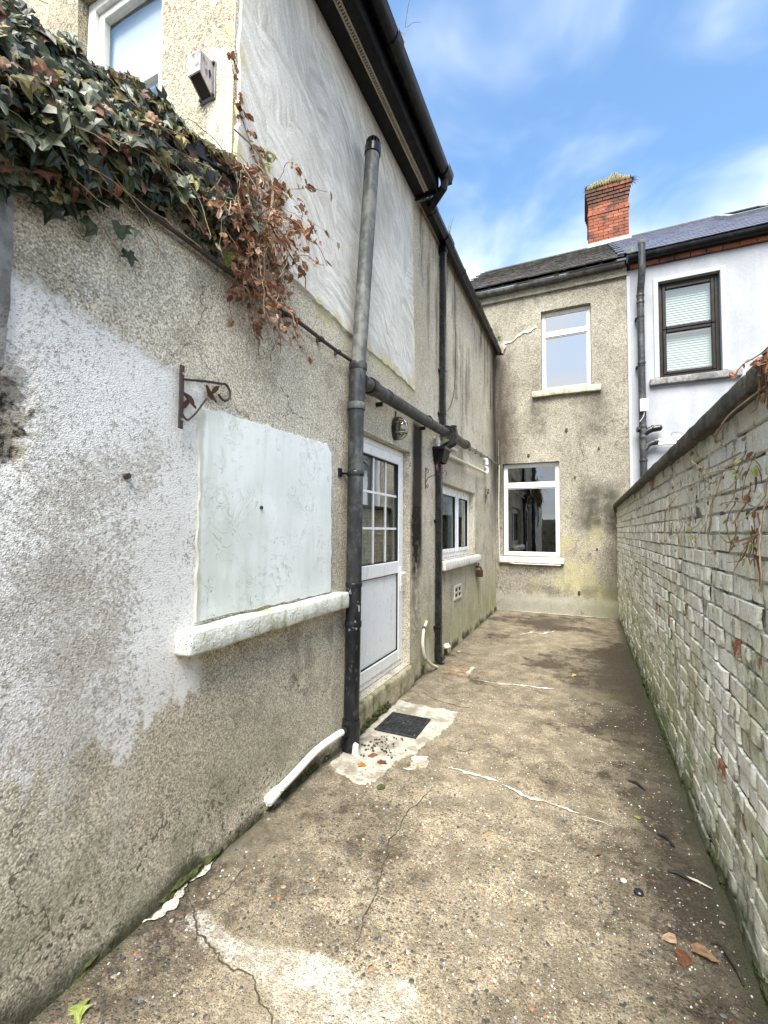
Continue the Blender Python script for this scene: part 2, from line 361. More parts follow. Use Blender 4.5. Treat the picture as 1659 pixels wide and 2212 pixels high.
brick_paint('worn_brick', 0, .33)
@material
def mortar_paint(b):
    x, y, z = b.xyz(); n = b.noise(42, 5, .75); g = b.noise(4.5, 4, .65)
    col = b.mix(b.sm(n, .34, .50), (.12, .11, .08), (.64, .63, .55))
    col = b.mix(b.sm(g, .50, .62) * .85, col, (.06, .055, .04))
    col = b.mix(b.sm(z + (g - .5) * .3, .4, .05) * .8, col, (.05, .062, .02))
    return b.out(col, .95, b.bump(n, .012, 1.0), spec=.1)

@material
def yard_concrete(b):
    x, y, z = b.xyz()
    big = b.noise(1.25, 5, .62); mid = b.noise(5, 5, .65); fine = b.noise(120, 3, .75)
    c1 = b.vor(62, out='Color'); d1 = b.vor(62); r, g, bl = b.red(c1)
    c2 = b.vor(150, out='Color'); d2 = b.vor(150); r2, g2, b2 = b.red(c2)
    col = b.mix(b.sm(mid, .32, .66), (.145, .118, .08), (.315, .262, .182))
    col = b.gain(col, b.sm(fine, .3, .7, .48, 1.5))
    st = b.ramp(r, [(0, (.05, .05, .05)), (.3, (.12, .105, .085)), (.55, (.20, .16, .11)), (.75, (.30, .27, .22)), (.9, (.33, .2, .12)), (1, (.2, .2, .2))])
    bare = b.sm(b.noise(1.6, 4, .6), .40, .60)
    stone = b.sm(d1, .48, .36) * b.sm(g, .36, .42) * b.sm(bare, 0, 1, .35, 1)
    col = b.mix(stone * .85, col, st)
    st2 = b.ramp(r2, [(0, (.04, .038, .035)), (.4, (.14, .12, .09)), (.7, (.24, .20, .135)), (.93, (.38, .34, .27)), (1, (.66, .64, .6))])
    s2 = b.sm(d2, .5, .36) * b.sm(g2, .40, .46); col = b.mix(s2 * .9 * (1 - stone), col, st2)
    # thin skim of old cement worn into the slab near the camera
    mb_ = None
    for (px, py, pr) in ((-1.37, 1.315, .055), (-1.26, 1.285, .06), (-1.12, 1.29, .065), (-.98, 1.30, .085), (-.84, 1.30, .12), (-.70, 1.22, .12), (-.57, 1.36, .10), (-.56, 1.22, .11)):
        dx_, dy_ = x - px, y - py; t_ = b.m('EXPONENT', (dx_ * dx_ + dy_ * dy_) * (-1.0 / (pr * pr))); mb_ = t_ if mb_ is None else mb_ + t_
    skim = b.sm(mb_ + (b.noise(9, 5, .7) - .5) * .75 + (fine - .5) * .35, .42, .66)
    skc = b.gain(b.mix(b.sm(b.noise(7, 4, .7), .36, .62), (.27, .24, .185), (.47, .445, .39)), b.sm(fine, .3, .7, .72, 1.22))
    skc = b.mix(b.sm(r2, .80, .88) * .5, skc, (.16, .14, .11))
    col = b.mix(skim * .92, col, skc)
    # paint drips and grit
    wf = b.sm(b.vor(48), .17, .11) * b.sm(b.noise(3.0, 4, .6) + b.sm(x, -.6, .3) * .08, .53, .62)
    col = b.mix(wf * .9, col, (.74, .72, .66))
    # damp and dirt: down the wall side and in hollows of the slab
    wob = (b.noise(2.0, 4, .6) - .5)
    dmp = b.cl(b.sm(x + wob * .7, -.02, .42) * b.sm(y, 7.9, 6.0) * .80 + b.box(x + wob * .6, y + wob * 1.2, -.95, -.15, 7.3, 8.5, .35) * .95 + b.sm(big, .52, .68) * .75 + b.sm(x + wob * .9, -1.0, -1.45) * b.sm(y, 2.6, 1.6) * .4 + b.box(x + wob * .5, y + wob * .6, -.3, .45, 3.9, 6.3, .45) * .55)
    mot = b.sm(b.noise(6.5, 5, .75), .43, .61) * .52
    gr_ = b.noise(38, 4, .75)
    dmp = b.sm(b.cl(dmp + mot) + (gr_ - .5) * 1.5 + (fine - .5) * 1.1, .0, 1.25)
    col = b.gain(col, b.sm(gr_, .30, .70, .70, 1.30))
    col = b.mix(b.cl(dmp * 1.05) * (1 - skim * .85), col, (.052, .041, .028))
    yl = b.sm(big, .50, .34) * .42; col = b.mix(yl, col, b.mix(fine, (.19, .158, .108), (.34, .295, .215)))
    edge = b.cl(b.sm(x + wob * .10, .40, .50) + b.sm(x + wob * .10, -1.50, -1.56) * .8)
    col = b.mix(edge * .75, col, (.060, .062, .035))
    grn = b.sm(b.noise(1.7, 3), .56, .7) * b.sm(x, -.5, .3) * .3; col = b.mix(grn, col, (.13, .13, .06))
    h = b.sm(d1, .5, .1) * stone * .8 + fine * .6 + b.sm(d2, .5, .1) * .4 + mid * .6
    rough = b.sm(stone, 0, 1, .92, .62)
    return b.out(col, rough, b.bump(h, .006, 1.0), spec=.25)

def plain(name, col, rough=.5, metal=0.0, spec=.35, var=.12, scale=20, bump=.0, dust=None, dustamt=.0, grime=0.0):
    b = NB(bpy.data.materials.new(name)); n = b.noise(scale, 4, .62)
    c = b.gain(b.mix(0.0, col, col), b.sm(n, .3, .7, 1 - var, 1 + var))
    rr = b.sm(b.noise(scale * .6, 3), .3, .7, rough * .82, min(1, rough * 1.2))
    if dust: c = b.mix(b.sm(b.noise(scale * .35, 5, .7, b.sc((1, 1, .3))) + (n - .5) * .5, .46, .70) * dustamt, c, dust)
    if grime:
        c = b.mix(b.sm(b.noise(6, 5, .7, b.sc((2, 2, .5))), .50, .70) * grime, c, (.13, .12, .08))
    M[name] = b.out(c, rr, b.bump(n, bump, .8) if bump else None, metal, spec)
plain('pipe_black', (.009, .0095, .012), .28, spec=.4, dust=(.07, .075, .08), dustamt=.28, scale=26)
plain('pipe_charcoal', (.026, .027, .029), .42, dust=(.13, .135, .13), dustamt=.55, scale=22)
plain('pipe_grey', (.085, .088, .084), .55, dust=(.25, .25, .215), dustamt=.65, scale=18)
plain('gutter_black', (.005, .005, .007), .34, spec=.22, dust=(.05, .05, .05), dustamt=.3, scale=20)
plain('gutter_old', (.075, .074, .07), .75, dust=(.20, .20, .18), dustamt=.7, scale=12, bump=.004)
plain('soffit_black', (.006, .006, .008), .5, spec=.2, dust=(.03, .03, .03), dustamt=.3)
plain('vent_cream', (.40, .37, .30), .6, dust=(.2, .18, .13), dustamt=.5)
plain('pvc_white', (.80, .81, .82), .28, var=.02, grime=.10)
plain('pvc_panel', (.78, .80, .83), .32, var=.025, grime=.16, scale=40)
plain('pvc_brown', (.016, .013, .011), .35, spec=.25, var=.1)
plain('wood_white', (.74, .735, .71), .55, var=.06, grime=.30, scale=30)
plain('waste_white', (.80, .80, .77), .35, var=.04, grime=.12)
plain('waste_cream', (.62, .59, .47), .5, var=.08, grime=.35)
plain('rubber_seal', (.015, .015, .016), .6)
plain('iron_dark', (.060, .055, .052), .6, .5, dust=(.15, .07, .035), dustamt=.5, scale=60, bump=.001)
plain('iron_rust', (.05, .019, .013), .75, .2, dust=(.11, .045, .026), dustamt=.5, scale=70, bump=.001)
plain('lamp_black', (.012, .012, .013), .5, dust=(.09, .085, .07), dustamt=.5)
plain('lamp_metal', (.30, .28, .24), .45, .8, dust=(.08, .065, .045), dustamt=.8)
plain('copper_grey', (.17, .16, .145), .5, .3, dust=(.36, .34, .3), dustamt=.5)
plain('cable_black', (.025, .023, .022), .6)
plain('cable_white', (.68, .67, .62), .5, grime=.3)
plain('cover_iron', (.020, .021, .024), .55, .2, dust=(.075, .075, .075), dustamt=.5, scale=30)
plain('lead_grey', (.24, .25, .26), .6, .0, dust=(.22, .22, .22), dustamt=.5, scale=10)
plain('slate_old', (.105, .098, .092), .75, var=.3, scale=9, dust=(.21, .20, .17), dustamt=.6, bump=.004)
plain('slate_blue', (.115, .122, .165), .5, var=.16, scale=14, bump=.002)
plain('timber_weathered', (.045, .05, .062), .8, var=.3, scale=35, dust=(.20, .21, .24), dustamt=.7, bump=.003)
plain('room_dark', (.06, .06, .056), .9)
plain('room_pale', (.62, .63, .62), .9)
plain('room_dim', (.16, .165, .17), .9)
plain('blind_backing_white', (.80, .83, .82), .7, var=.02)
plain('roof_dark', (.06, .06, .065), .8)
plain('mount_paint', (.46, .43, .43), .55, dust=(.035, .022, .022), dustamt=1.0, scale=30, bump=.002)
plain('mount_metal', (.20, .195, .20), .5, .4, dust=(.08, .06, .05), dustamt=.7, scale=34)
plain('mount_shade', (.03, .022, .02), .8)  # near-black, paints the shade in the slot and under the bracket
plain('vine_bark', (.26, .20, .13), .85, var=.3, scale=50)
plain('vine_bark_red', (.17, .085, .05), .85, var=.3, scale=50)
plain('moss', (.055, .065, .018), .95, var=.4, scale=60, bump=.01)
plain('stone_chip', (.62, .60, .54), .85, var=.2, scale=40, bump=.004)
plain('crack_soil', (.05, .042, .03), .95, var=.4, scale=50)
plain('terracotta', (.22, .15, .095), .85, var=.3, scale=30, dust=(.30, .26, .18), dustamt=.9, bump=.003)
plain('air_vent', (.52, .50, .44), .8, var=.12, scale=40, grime=.3)
plain('grass_straw', (.27, .225, .11), .8, var=.3, scale=30)
plain('grass_green', (.10, .15, .035), .7, var=.3, scale=30)
plain('dirt_brown', (.055, .045, .032), .95, var=.4, scale=12)
plain('ladybird_red', (.07, .014, .014), .6, dust=(.06, .02, .02), dustamt=.7, scale=70)

def leaf(name, a, c, rough=.42, trans=.18, spots=None):
    b = NB(bpy.data.materials.new(name)); r = b.rnd(); n = b.noise(55, 4, .6)
    col = b.mix(b.sm(r, 0, 1, 0, 1, True), a, c)
    col = b.gain(col, b.sm(n, .3, .7, .72, 1.28))
    if spots: col = b.mix(b.sm(b.noise(38, 3), .54, .66), col, spots)
    M[name] = b.out(col, rough, b.bump(n, .002, .5), spec=.5, trans=trans)
leaf('leaf_dark', (.013, .022, .007), (.036, .046, .014), .5)
leaf('leaf_mid', (.042, .058, .018), (.10, .115, .04), .45)
leaf('leaf_grey', (.12, .135, .085), (.25, .265, .18), .42)
leaf('leaf_olive', (.10, .085, .015), (.22, .17, .02), .5, .3, (.07, .05, .012))
leaf('leaf_yellow', (.42, .36, .10), (.60, .50, .22), .5, .3)
leaf('leaf_brown', (.13, .05, .022), (.28, .125, .055), .6, .25, (.07, .03, .015))
leaf('leaf_tan', (.32, .19, .11), (.44, .30, .20), .6, .25)
leaf('leaf_lime', (.30, .36, .09), (.36, .40, .10), .5, .3)
leaf('leaf_orange', (.42, .16, .03), (.5, .22, .05), .5, .3)
leaf('tree_leaf', (.03, .05, .02), (.05, .075, .025), .5, .2)

def chimney_brick(name, a, c):
    b = NB(bpy.data.materials.new(name)); r = b.rnd(); n = b.noise(30, 4, .65); x, y, z = b.xyz()
    col = b.mix(r, a, c); col = b.gain(col, b.sm(n, .3, .7, .75, 1.2))
    soot = b.sm(b.noise(3.2, 4, .65) + (n - .5) * .4 + b.sm(z, 9.6, 10.1) * .14, .49, .64); col = b.mix(soot * .85, col, (.07, .05, .04))
    M[name] = b.out(col, .9, b.bump(n, .006, .8), spec=.15)
chimney_brick('brick_red', (.23, .075, .045), (.35, .135, .085))
chimney_brick('brick_dark', (.20, .075, .045), (.29, .11, .065))
plain('mortar_dark', (.10, .075, .06), .95, var=.3)

def glass(name, refl, tint):
    m_ = bpy.data.materials.new(name); b = NB(m_)
    t = b.new('BsdfTransparent'); t.inputs[0].default_value = tint + (1,)
    g = b.new('BsdfGlossy'); g.inputs[0].default_value = (.95, .97, 1, 1); g.inputs['Roughness'].default_value = .015
    wv = b.noise(3.0, 2); b.put(g.inputs['Normal'], b.bump(wv, .0012, .5))
    fr = b.new('LayerWeight'); fr.inputs[0].default_value = .35
    k = b.cl((S(b, fr.outputs['Fresnel']) * .9 + refl) * (1 - S(b, b.new('NewGeometry').outputs['Backfacing'])))
    mx = b.new('MixShader'); b.put(mx.inputs[0], k); b.nt.links.new(t.outputs[0], mx.inputs[1]); b.nt.links.new(g.outputs[0], mx.inputs[2])
    o = b.new('OutputMaterial'); b.nt.links.new(mx.outputs[0], o.inputs[0]); M[name] = m_
@material
def pipe_chipped(b):
    x, y, z = b.xyz(); n = b.noise(34, 4, .6, b.sc((1, 1, .55))); zone = b.sm(z, .78, .86) * b.sm(z, 1.14, 1.06)
    col = b.mix(b.sm(b.noise(12, 4, .7, b.sc((1, 1, .3))), .5, .7) * .3, (.008, .0085, .011), (.06, .065, .07))
    col = b.mix(b.sm(n, .60, .64) * b.sm(zone, 0, 1, .12, 1), col, (.30, .31, .32))
    return b.out(col, .3, None, spec=.4)
glass('glass_upper', .12, (.9, .92, .92))
glass('glass_door', .32, (.75, .80, .76))
glass('glass_clear', .16, (.82, .86, .84))
glass('glass_bright', .42, (.55, .60, .62))
glass('glass_lamp', .12, (.55, .50, .42))
# ------------------------------------------------------------------ geometry helpers
XL, XR, YB = -1.565, 0.517, 8.72          # house side wall, garden wall face, back wall
def link(o, parent=None):
    COL.objects.link(o)
    if parent is not None:
        o.parent = parent
    return o
def wloc(o):
    v = Vector((0, 0, 0))
    while o is not None: v = v + o.location; o = o.parent
    return v
def mesh_of(name, bm, mats, smooth=None):
    me = bpy.data.meshes.new(name); bmesh.ops.recalc_face_normals(bm, faces=bm.faces) if smooth != 'raw' else None
    bm.to_mesh(me); bm.free()
    for m_ in (mats if isinstance(mats, (list, tuple)) else [mats]): me.materials.append(M[m_])
    if smooth and smooth != 'raw':
        for p in me.polygons: p.use_smooth = True
        me.set_sharp_from_angle(angle=math.radians(smooth))
    return me
def obj(name, bm, mats, parent=None, smooth=35):
    """a mesh in world coordinates, kept in place whatever its parent's location"""
    o = bpy.data.objects.new(name, mesh_of(name, bm, mats, smooth)); link(o, parent)
    if parent is not None: o.location = -wloc(parent)
    return o
def tag(o, label, cat, group=None):
    o['label'] = label; o['category'] = cat
    if group: o['group'] = group
    return o
def struct(o): o['kind'] = 'structure'; return o
def thing(name, label, cat, loc, group=None):
    o = bpy.data.objects.new(name, None); o.empty_display_size = .1; COL.objects.link(o); o.location = loc
    return tag(o, label, cat, group)
def B(): return bmesh.new()
def box(bm, x0, x1, y0, y1, z0, z1, bev=0.0, mi=0):
    vs_ = [bm.verts.new(p) for p in ((x0, y0, z0), (x1, y0, z0), (x1, y1, z0), (x0, y1, z0), (x0, y0, z1), (x1, y0, z1), (x1, y1, z1), (x0, y1, z1))]
    fs = [bm.faces.new([vs_[i] for i in q]) for q in ((3, 2, 1, 0), (4, 5, 6, 7), (0, 1, 5, 4), (1, 2, 6, 5), (2, 3, 7, 6), (3, 0, 4, 7))]
    for f in fs: f.material_index = mi
    if bev:
        es = list({e for f in fs for e in f.edges})
        r = bmesh.ops.bevel(bm, geom=es, offset=bev, segments=1, affect='EDGES', profile=.5, material=-1)
    return bm
def roughbox(bm, x0, x1, y0, y1, z0, z1, step=.06, amp=.004, bev=.008, seed=0.0):
    """a subdivided block with worn edges"""
    t = B(); box(t, x0, x1, y0, y1, z0, z1)
    L = [x1 - x0, y1 - y0, z1 - z0]
    for ax in range(3):
        n = max(1, min(60, int(L[ax] / step)))
        lo = (x0, y0, z0)[ax]
        for i in range(1, n):
            no = [0, 0, 0]; no[ax] = 1; co = [0, 0, 0]; co[ax] = lo + L[ax] * i / n
            bmesh.ops.bisect_plane(t, geom=t.verts[:] + t.edges[:] + t.faces[:], plane_co=co, plane_no=no)
    if bev:
        sh = [e for e in t.edges if len(e.link_faces) == 2 and e.calc_face_angle(0) > .5]
        bmesh.ops.bevel(t, geom=sh, offset=bev, segments=2, affect='EDGES', profile=.5)
    for v in t.verts:
        p = v.co * 9 + Vector((seed, seed * 2, 0)); q = v.co * 31 + Vector((seed, 0, 7))
        v.co += (mnoise.noise_vector(p) * amp + mnoise.noise_vector(q) * amp * .5)
    me = bpy.data.meshes.new('t'); t.to_mesh(me); t.free(); bm.from_mesh(me); bpy.data.meshes.remove(me)
    return bm
def tube(bm, pts, r, seg=12, cap=True, mi=0):
    pts = [Vector(p) for p in pts]; n = len(pts); rs = r if isinstance(r, (list, tuple)) else [r] * n
    tans = [(pts[min(i + 1, n - 1)] - pts[max(i - 1, 0)]).normalized() for i in range(n)]
    up = Vector((0, 0, 1)) if abs(tans[0].z) < .9 else Vector((0, 1, 0))
    u = tans[0].cross(up).normalized(); rings = []
    for i in range(n):
        u = (u - tans[i] * u.dot(tans[i]));
        u = u.normalized() if u.length > 1e-6 else tans[i].orthogonal().normalized()
        v = tans[i].cross(u)
        k = 1.0
        if 0 < i < n - 1:
            c = (pts[i] - pts[i - 1]).normalized().dot((pts[i + 1] - pts[i]).normalized()); k = 1
        rings.append([bm.verts.new(pts[i] + (u * math.cos(a) + v * math.sin(a)) * rs[i]) for a in (2 * math.pi * j / seg for j in range(seg))])
    for i in range(n - 1):
        for j in range(seg):
            f = bm.faces.new((rings[i][j], rings[i][(j + 1) % seg], rings[i + 1][(j + 1) % seg], rings[i + 1][j])); f.material_index = mi
    if cap:
        f = bm.faces.new(rings[0][::-1]); f.material_index = mi; f = bm.faces.new(rings[-1]); f.material_index = mi
    return bm
def bend(pts, r=.06, n=5):
    """round the corners of a polyline"""
    pts = [Vector(p) for p in pts]; out = [pts[0]]
    for a, b_, c in zip(pts, pts[1:], pts[2:]):
        d1 = (a - b_); d2 = (c - b_); k = min(r, d1.length * .45, d2.length * .45)
        p0 = b_ + d1.normalized() * k; p2 = b_ + d2.normalized() * k
        for i in range(n + 1):
            t = i / n; out.append(p0 * (1 - t) ** 2 + b_ * 2 * t * (1 - t) + p2 * t * t)
    out.append(pts[-1]); return out
def sqtube(bm, pts, wx, wy, mi=0):
    """rectangular section swept along points; section axes stay near world X/Y"""
    pts = [Vector(p) for p in pts]; n = len(pts); rings = []
    for i in range(n):
        t = (pts[min(i + 1, n - 1)] - pts[max(i - 1, 0)]).normalized()
        a = Vector((1, 0, 0)); a = (a - t * a.dot(t)); a = a.normalized() if a.length > .2 else Vector((0, 0, 1)); b_ = t.cross(a)
        c = .18
        prof = [(1, 1 - c), (1 - c, 1), (-1 + c, 1), (-1, 1 - c), (-1, -1 + c), (-1 + c, -1), (1 - c, -1), (1, -1 + c)]
        rings.append([bm.verts.new(pts[i] + a * p * wx / 2 + b_ * q * wy / 2) for p, q in prof])
    for i in range(n - 1):
        for j in range(8): bm.faces.new((rings[i][j], rings[i][(j + 1) % 8], rings[i + 1][(j + 1) % 8], rings[i + 1][j])).material_index = mi
    bm.faces.new(rings[0][::-1]); bm.faces.new(rings[-1]); return bm
def poly(bm, pts, thick, axis, mi=0):
    """extrude a closed outline by a vector"""
    a = [bm.verts.new(p) for p in pts]; c = [bm.verts.new(Vector(p) + Vector(axis) * thick) for p in pts]; n = len(pts)
    for i in range(n): bm.faces.new((a[i], a[(i + 1) % n], c[(i + 1) % n], c[i])).material_index = mi
    f1 = bm.faces.new(a[::-1]); f2 = bm.faces.new(c); f1.material_index = f2.material_index = mi
    return bm
def outline(pts, step=.03, amp=.012, seed=0.0):
    """2-D polygon with ragged edges"""
    out = []
    n = len(pts)
    for i in range(n):
        a, b_ = Vector(pts[i]), Vector(pts[(i + 1) % n]); k = max(1, int((b_ - a).length / step))
        for j in range(k):
            p = a.lerp(b_, j / k); s = Vector((p.x * 14 + seed, p.y * 14, seed)); s2 = Vector((p.x * 45 + seed, p.y * 45, seed))
            v = mnoise.noise_vector(s) * amp + mnoise.noise_vector(s2) * amp * .6
            out.append((p.x + v.x, p.y + v.y))
    return out
def slab(bm, pts2, to3, h, mi=0):
    """thin patch: ragged outline pts2 mapped by to3(u,v,height); chamfered rim"""
    n = len(pts2); cx = sum(p[0] for p in pts2) / n; cy = sum(p[1] for p in pts2) / n
    lo = [bm.verts.new(to3(u, v, -.004)) for u, v in pts2]
    hi = [bm.verts.new(to3(u + (cx - u) * .012, v + (cy - v) * .012, h)) for u, v in pts2]
    for i in range(n): bm.faces.new((lo[i], lo[(i + 1) % n], hi[(i + 1) % n], hi[i]))
    es = [bm.edges.get((hi[i], hi[(i + 1) % n])) for i in range(n)]
    bmesh.ops.triangle_fill(bm, edges=es, use_beauty=True)
    return bm
def lines(lo, hi, step, extra=()):
    """grid lines from lo to hi that pass exactly through extra"""
    k = sorted({lo, hi, *[e for e in extra if lo < e < hi]}); out = []
    for a, c in zip(k, k[1:]):
        n = max(1, int(round((c - a) / (step(a) if callable(step) else step)))); out += [a + (c - a) * i / n for i in range(n)]
    return out + [hi]
def grid_wall(us, vs_, openings, to3, depth, inside=None, disp=None):
    """wall skin on a grid with reveals round the openings; to3(u,v,d): d>0 goes into the wall"""
    bm = B(); vm = {}
    def vert(i, j):
        if (i, j) not in vm:
            d = disp(us[i], vs_[j]) if disp else 0
            vm[i, j] = bm.verts.new(to3(us[i], vs_[j], d))
        return vm[i, j]
    def hole(u, v):
        return any(a < u < b_ and c < v < d for a, b_, c, d in openings)
    solid = {}
    for i in range(len(us) - 1):
        for j in range(len(vs_) - 1):
            u, v = (us[i] + us[i + 1]) / 2, (vs_[j] + vs_[j + 1]) / 2
            solid[i, j] = not hole(u, v) and (inside is None or inside(u, v))
    back = {}
    def bvert(i, j):
        if (i, j) not in back: back[i, j] = bm.verts.new(to3(us[i], vs_[j], depth))
        return back[i, j]
    for (i, j), s in solid.items():
        if not s: continue
        bm.faces.new((vert(i, j), vert(i + 1, j), vert(i + 1, j + 1), vert(i, j + 1)))
        for di, dj, a, c in ((-1, 0, (i, j), (i, j + 1)), (1, 0, (i + 1, j), (i + 1, j + 1)), (0, -1, (i, j), (i + 1, j)), (0, 1, (i, j + 1), (i + 1, j + 1))):
            if not solid.get((i + di, j + dj), False): bm.faces.new((vert(*a), vert(*c), bvert(*c), bvert(*a)))
    return bm
def frame(bm, to3, u0, u1, v0, v1, wdt, d0, d1, mi=0, bev=0.0):
    """rectangular frame, mitre-free: stiles full height, rails butted between them; depth d0..d1 through to3(u,v,d)"""
    for a, b_, c, d in ((u0, u0 + wdt, v0, v1), (u1 - wdt, u1, v0, v1), (u0 + wdt, u1 - wdt, v0, v0 + wdt), (u0 + wdt, u1 - wdt, v1 - wdt, v1)):
        pbox(bm, to3, a, b_, c, d, d0, d1, mi, bev)
    return bm
def pbox(bm, to3, u0, u1, v0, v1, d0, d1, mi=0, bev=0.0):
    p = Vector(to3(u0, v0, d0)); q = Vector(to3(u1, v1, d1))
    return box(bm, min(p.x, q.x), max(p.x, q.x), min(p.y, q.y), max(p.y, q.y), min(p.z, q.z), max(p.z, q.z), bev, mi)
side3 = lambda u, v, d: (XL - d, u, v)       # left wall: u=Y, v=Z
back3 = lambda u, v, d: (u, YB + d, v)       # back wall: u=X, v=Z
def room(parent, to3, u0, u1, v0, v1, d0, d1, mat='room_dark', name='room_interior'):
    """the unlit room behind a window: a box open towards the glass"""
    bm = B(); c = [to3(u, v, d) for d in (d0, d1) for u, v in ((u0, v0), (u1, v0), (u1, v1), (u0, v1))]; vv = [bm.verts.new(p) for p in c]
    for i in range(4): bm.faces.new((vv[i], vv[(i + 1) % 4], vv[4 + (i + 1) % 4], vv[4 + i]))
    bm.faces.new(vv[4:]); return obj(name, bm, mat, parent, None)
def fbm(p, o=4):
    return mnoise.fractal(p, 1.0, 2.0, o)
def ribbon(bm, pts, w0, z, jit=.006, seed=0, n=14):
    """ragged strip on the ground along pts"""
    P = [Vector((a, c, 0)) for a, c in pts]; seq = []
    for a, c in zip(P, P[1:]):
        for i in range(n): seq.append(a.lerp(c, i / n))
    seq.append(P[-1]); L = []; m_ = len(seq)
    for i, p in enumerate(seq):
        p = p + mnoise.noise_vector(p * 9 + Vector((seed, 0, 0))) * jit * 2.2 + mnoise.noise_vector(p * 37 + Vector((seed, 0, 0))) * jit
        t = (seq[min(i + 1, m_ - 1)] - seq[max(i - 1, 0)]).normalized(); s = Vector((-t.y, t.x, 0))
        w_ = w0 * (.35 + 1.1 * abs(mnoise.noise(p * 21 + Vector((0, seed, 0))))) * min(1, .25 + 4 * min(i, m_ - 1 - i) / m_)
        L.append((bm.verts.new((p.x + s.x * w_, p.y + s.y * w_, z)), bm.verts.new((p.x - s.x * w_, p.y - s.y * w_, z))))
    for (a, b_), (c, d) in zip(L, L[1:]): bm.faces.new((a, b_, d, c))
    return bm
# ------------------------------------------------------------------ ground
bm = B()
g0 = bm.verts.new((-900, -900, -.03)); g1 = bm.verts.new((900, -900, -.03)); g2 = bm.verts.new((900, 900, -.03)); g3 = bm.verts.new((-900, 900, -.03))
bm.faces.new((g0, g1, g2, g3)); struct(obj('ground', bm, 'dirt_brown', smooth=None))
def yard_z(x, y):
    return fbm(Vector((x * 1.3, y * 1.3, 0)), 4) * .006 + fbm(Vector((x * 7, y * 7, 3)), 3) * .0022
xs = lines(-1.62, .60, .035); ys = lines(-5.0, YB + .02, lambda a: .035)
xs_far = lines(-4.2, -1.62, .3)[:-1] + xs + lines(.60, 4.0, .3)[1:]
bm = B(); vm = [[bm.verts.new((x, y, yard_z(x, y))) for y in ys] for x in xs]
for i in range(len(xs) - 1):
    for j in range(len(ys) - 1): bm.faces.new((vm[i][j], vm[i + 1][j], vm[i + 1][j + 1], vm[i][j + 1]))
yard = struct(obj('concrete_yard', bm, 'yard_concrete', smooth=60))
g3_ = lambda u, v, h: (u, v, yard_z(u, v) + h)
# cement patches let into the slab
for pts, mat, h in (
        ([(-1.52, 3.70), (-1.30, 3.66), (-.955, 3.66), (-.98, 3.35), (-1.02, 3.06), (-1.05, 2.93), (-1.13, 2.70), (-1.16, 2.40), (-1.30, 2.38), (-1.50, 2.50)], 'cement_pale', .007),
        ([(-1.06, 2.80), (-.97, 2.88), (-.93, 2.74), (-1.04, 2.66)], 'cement_worn', .004)):
    obj('cement_patch', slab(B(), outline(pts, .012, .030, len(pts)), g3_, h), mat, yard)
zc = .011
def crack(pts, wd, seed, mat='crack_soil', name='crack', z=zc, jit=.012):
    bm = B(); ribbon(bm, pts, wd, 0, jit, seed)
    for v in bm.verts: v.co.z = yard_z(v.co.x, v.co.y) + z
    return obj(name, bm, mat, yard)
crack([(-.82, 2.55), (-.88, 2.30), (-.89, 2.04), (-.83, 1.85), (-.81, 1.66), (-.77, 1.45)], .0036, 1, z=.004)
crack([(-1.50, 1.37), (-1.36, 1.29), (-1.22, 1.23), (-1.03, 1.235), (-.92, 1.18), (-.86, 1.12), (-.78, 1.0)], .0042, 2, z=.005, jit=.016)
crack([(-1.42, 3.98), (-1.25, 3.85), (-1.02, 3.78), (-.85, 3.80)], .004, 3, z=.004)
crack([(-1.56, 1.42), (-1.48, 1.34), (-1.43, 1.28)], .0035, 4, z=.005)
crack([(-.9, 3.05), (-.78, 3.02), (-.7, 3.12)], .003, 5, z=.004)
crack([(-1.40, 1.62), (-1.38, 1.48), (-1.40, 1.38)], .003, 15, z=.004)
# white mortar lines where the slab was repaired
crack([(-.80, 2.785), (-.62, 2.77), (-.48, 2.76)], .020, 6, 'cement_white', 'mortar_line', .006)
crack([(-.47, 2.745), (-.29, 2.68), (-.16, 2.66), (-.05, 2.63)], .019, 7, 'cement_white', 'mortar_line', .006)
crack([(-.05, 2.63), (.14, 2.60)], .006, 8, 'cement_white', 'mortar_line', .005)
crack([(-1.04, 4.52), (-.80, 4.50), (-.50, 4.55), (-.28, 4.58)], .028, 9, 'cement_white', 'mortar_line', .006)
crack([(-.86, 6.75), (-.74, 7.02), (-.60, 6.95), (-.42, 7.25)], .030, 10, 'cement_white', 'mortar_line', .006)
crack([(-1.545, 1.55), (-1.54, 1.38), (-1.535, 1.22)], .034, 11, 'cement_worn', 'mortar_line', .009, .018)
crack([(-1.5, YB - .03), (-.8, YB - .035), (-.1, YB - .03), (.45, YB - .035)], .035, 12, 'cement_white', 'mortar_line', .009)
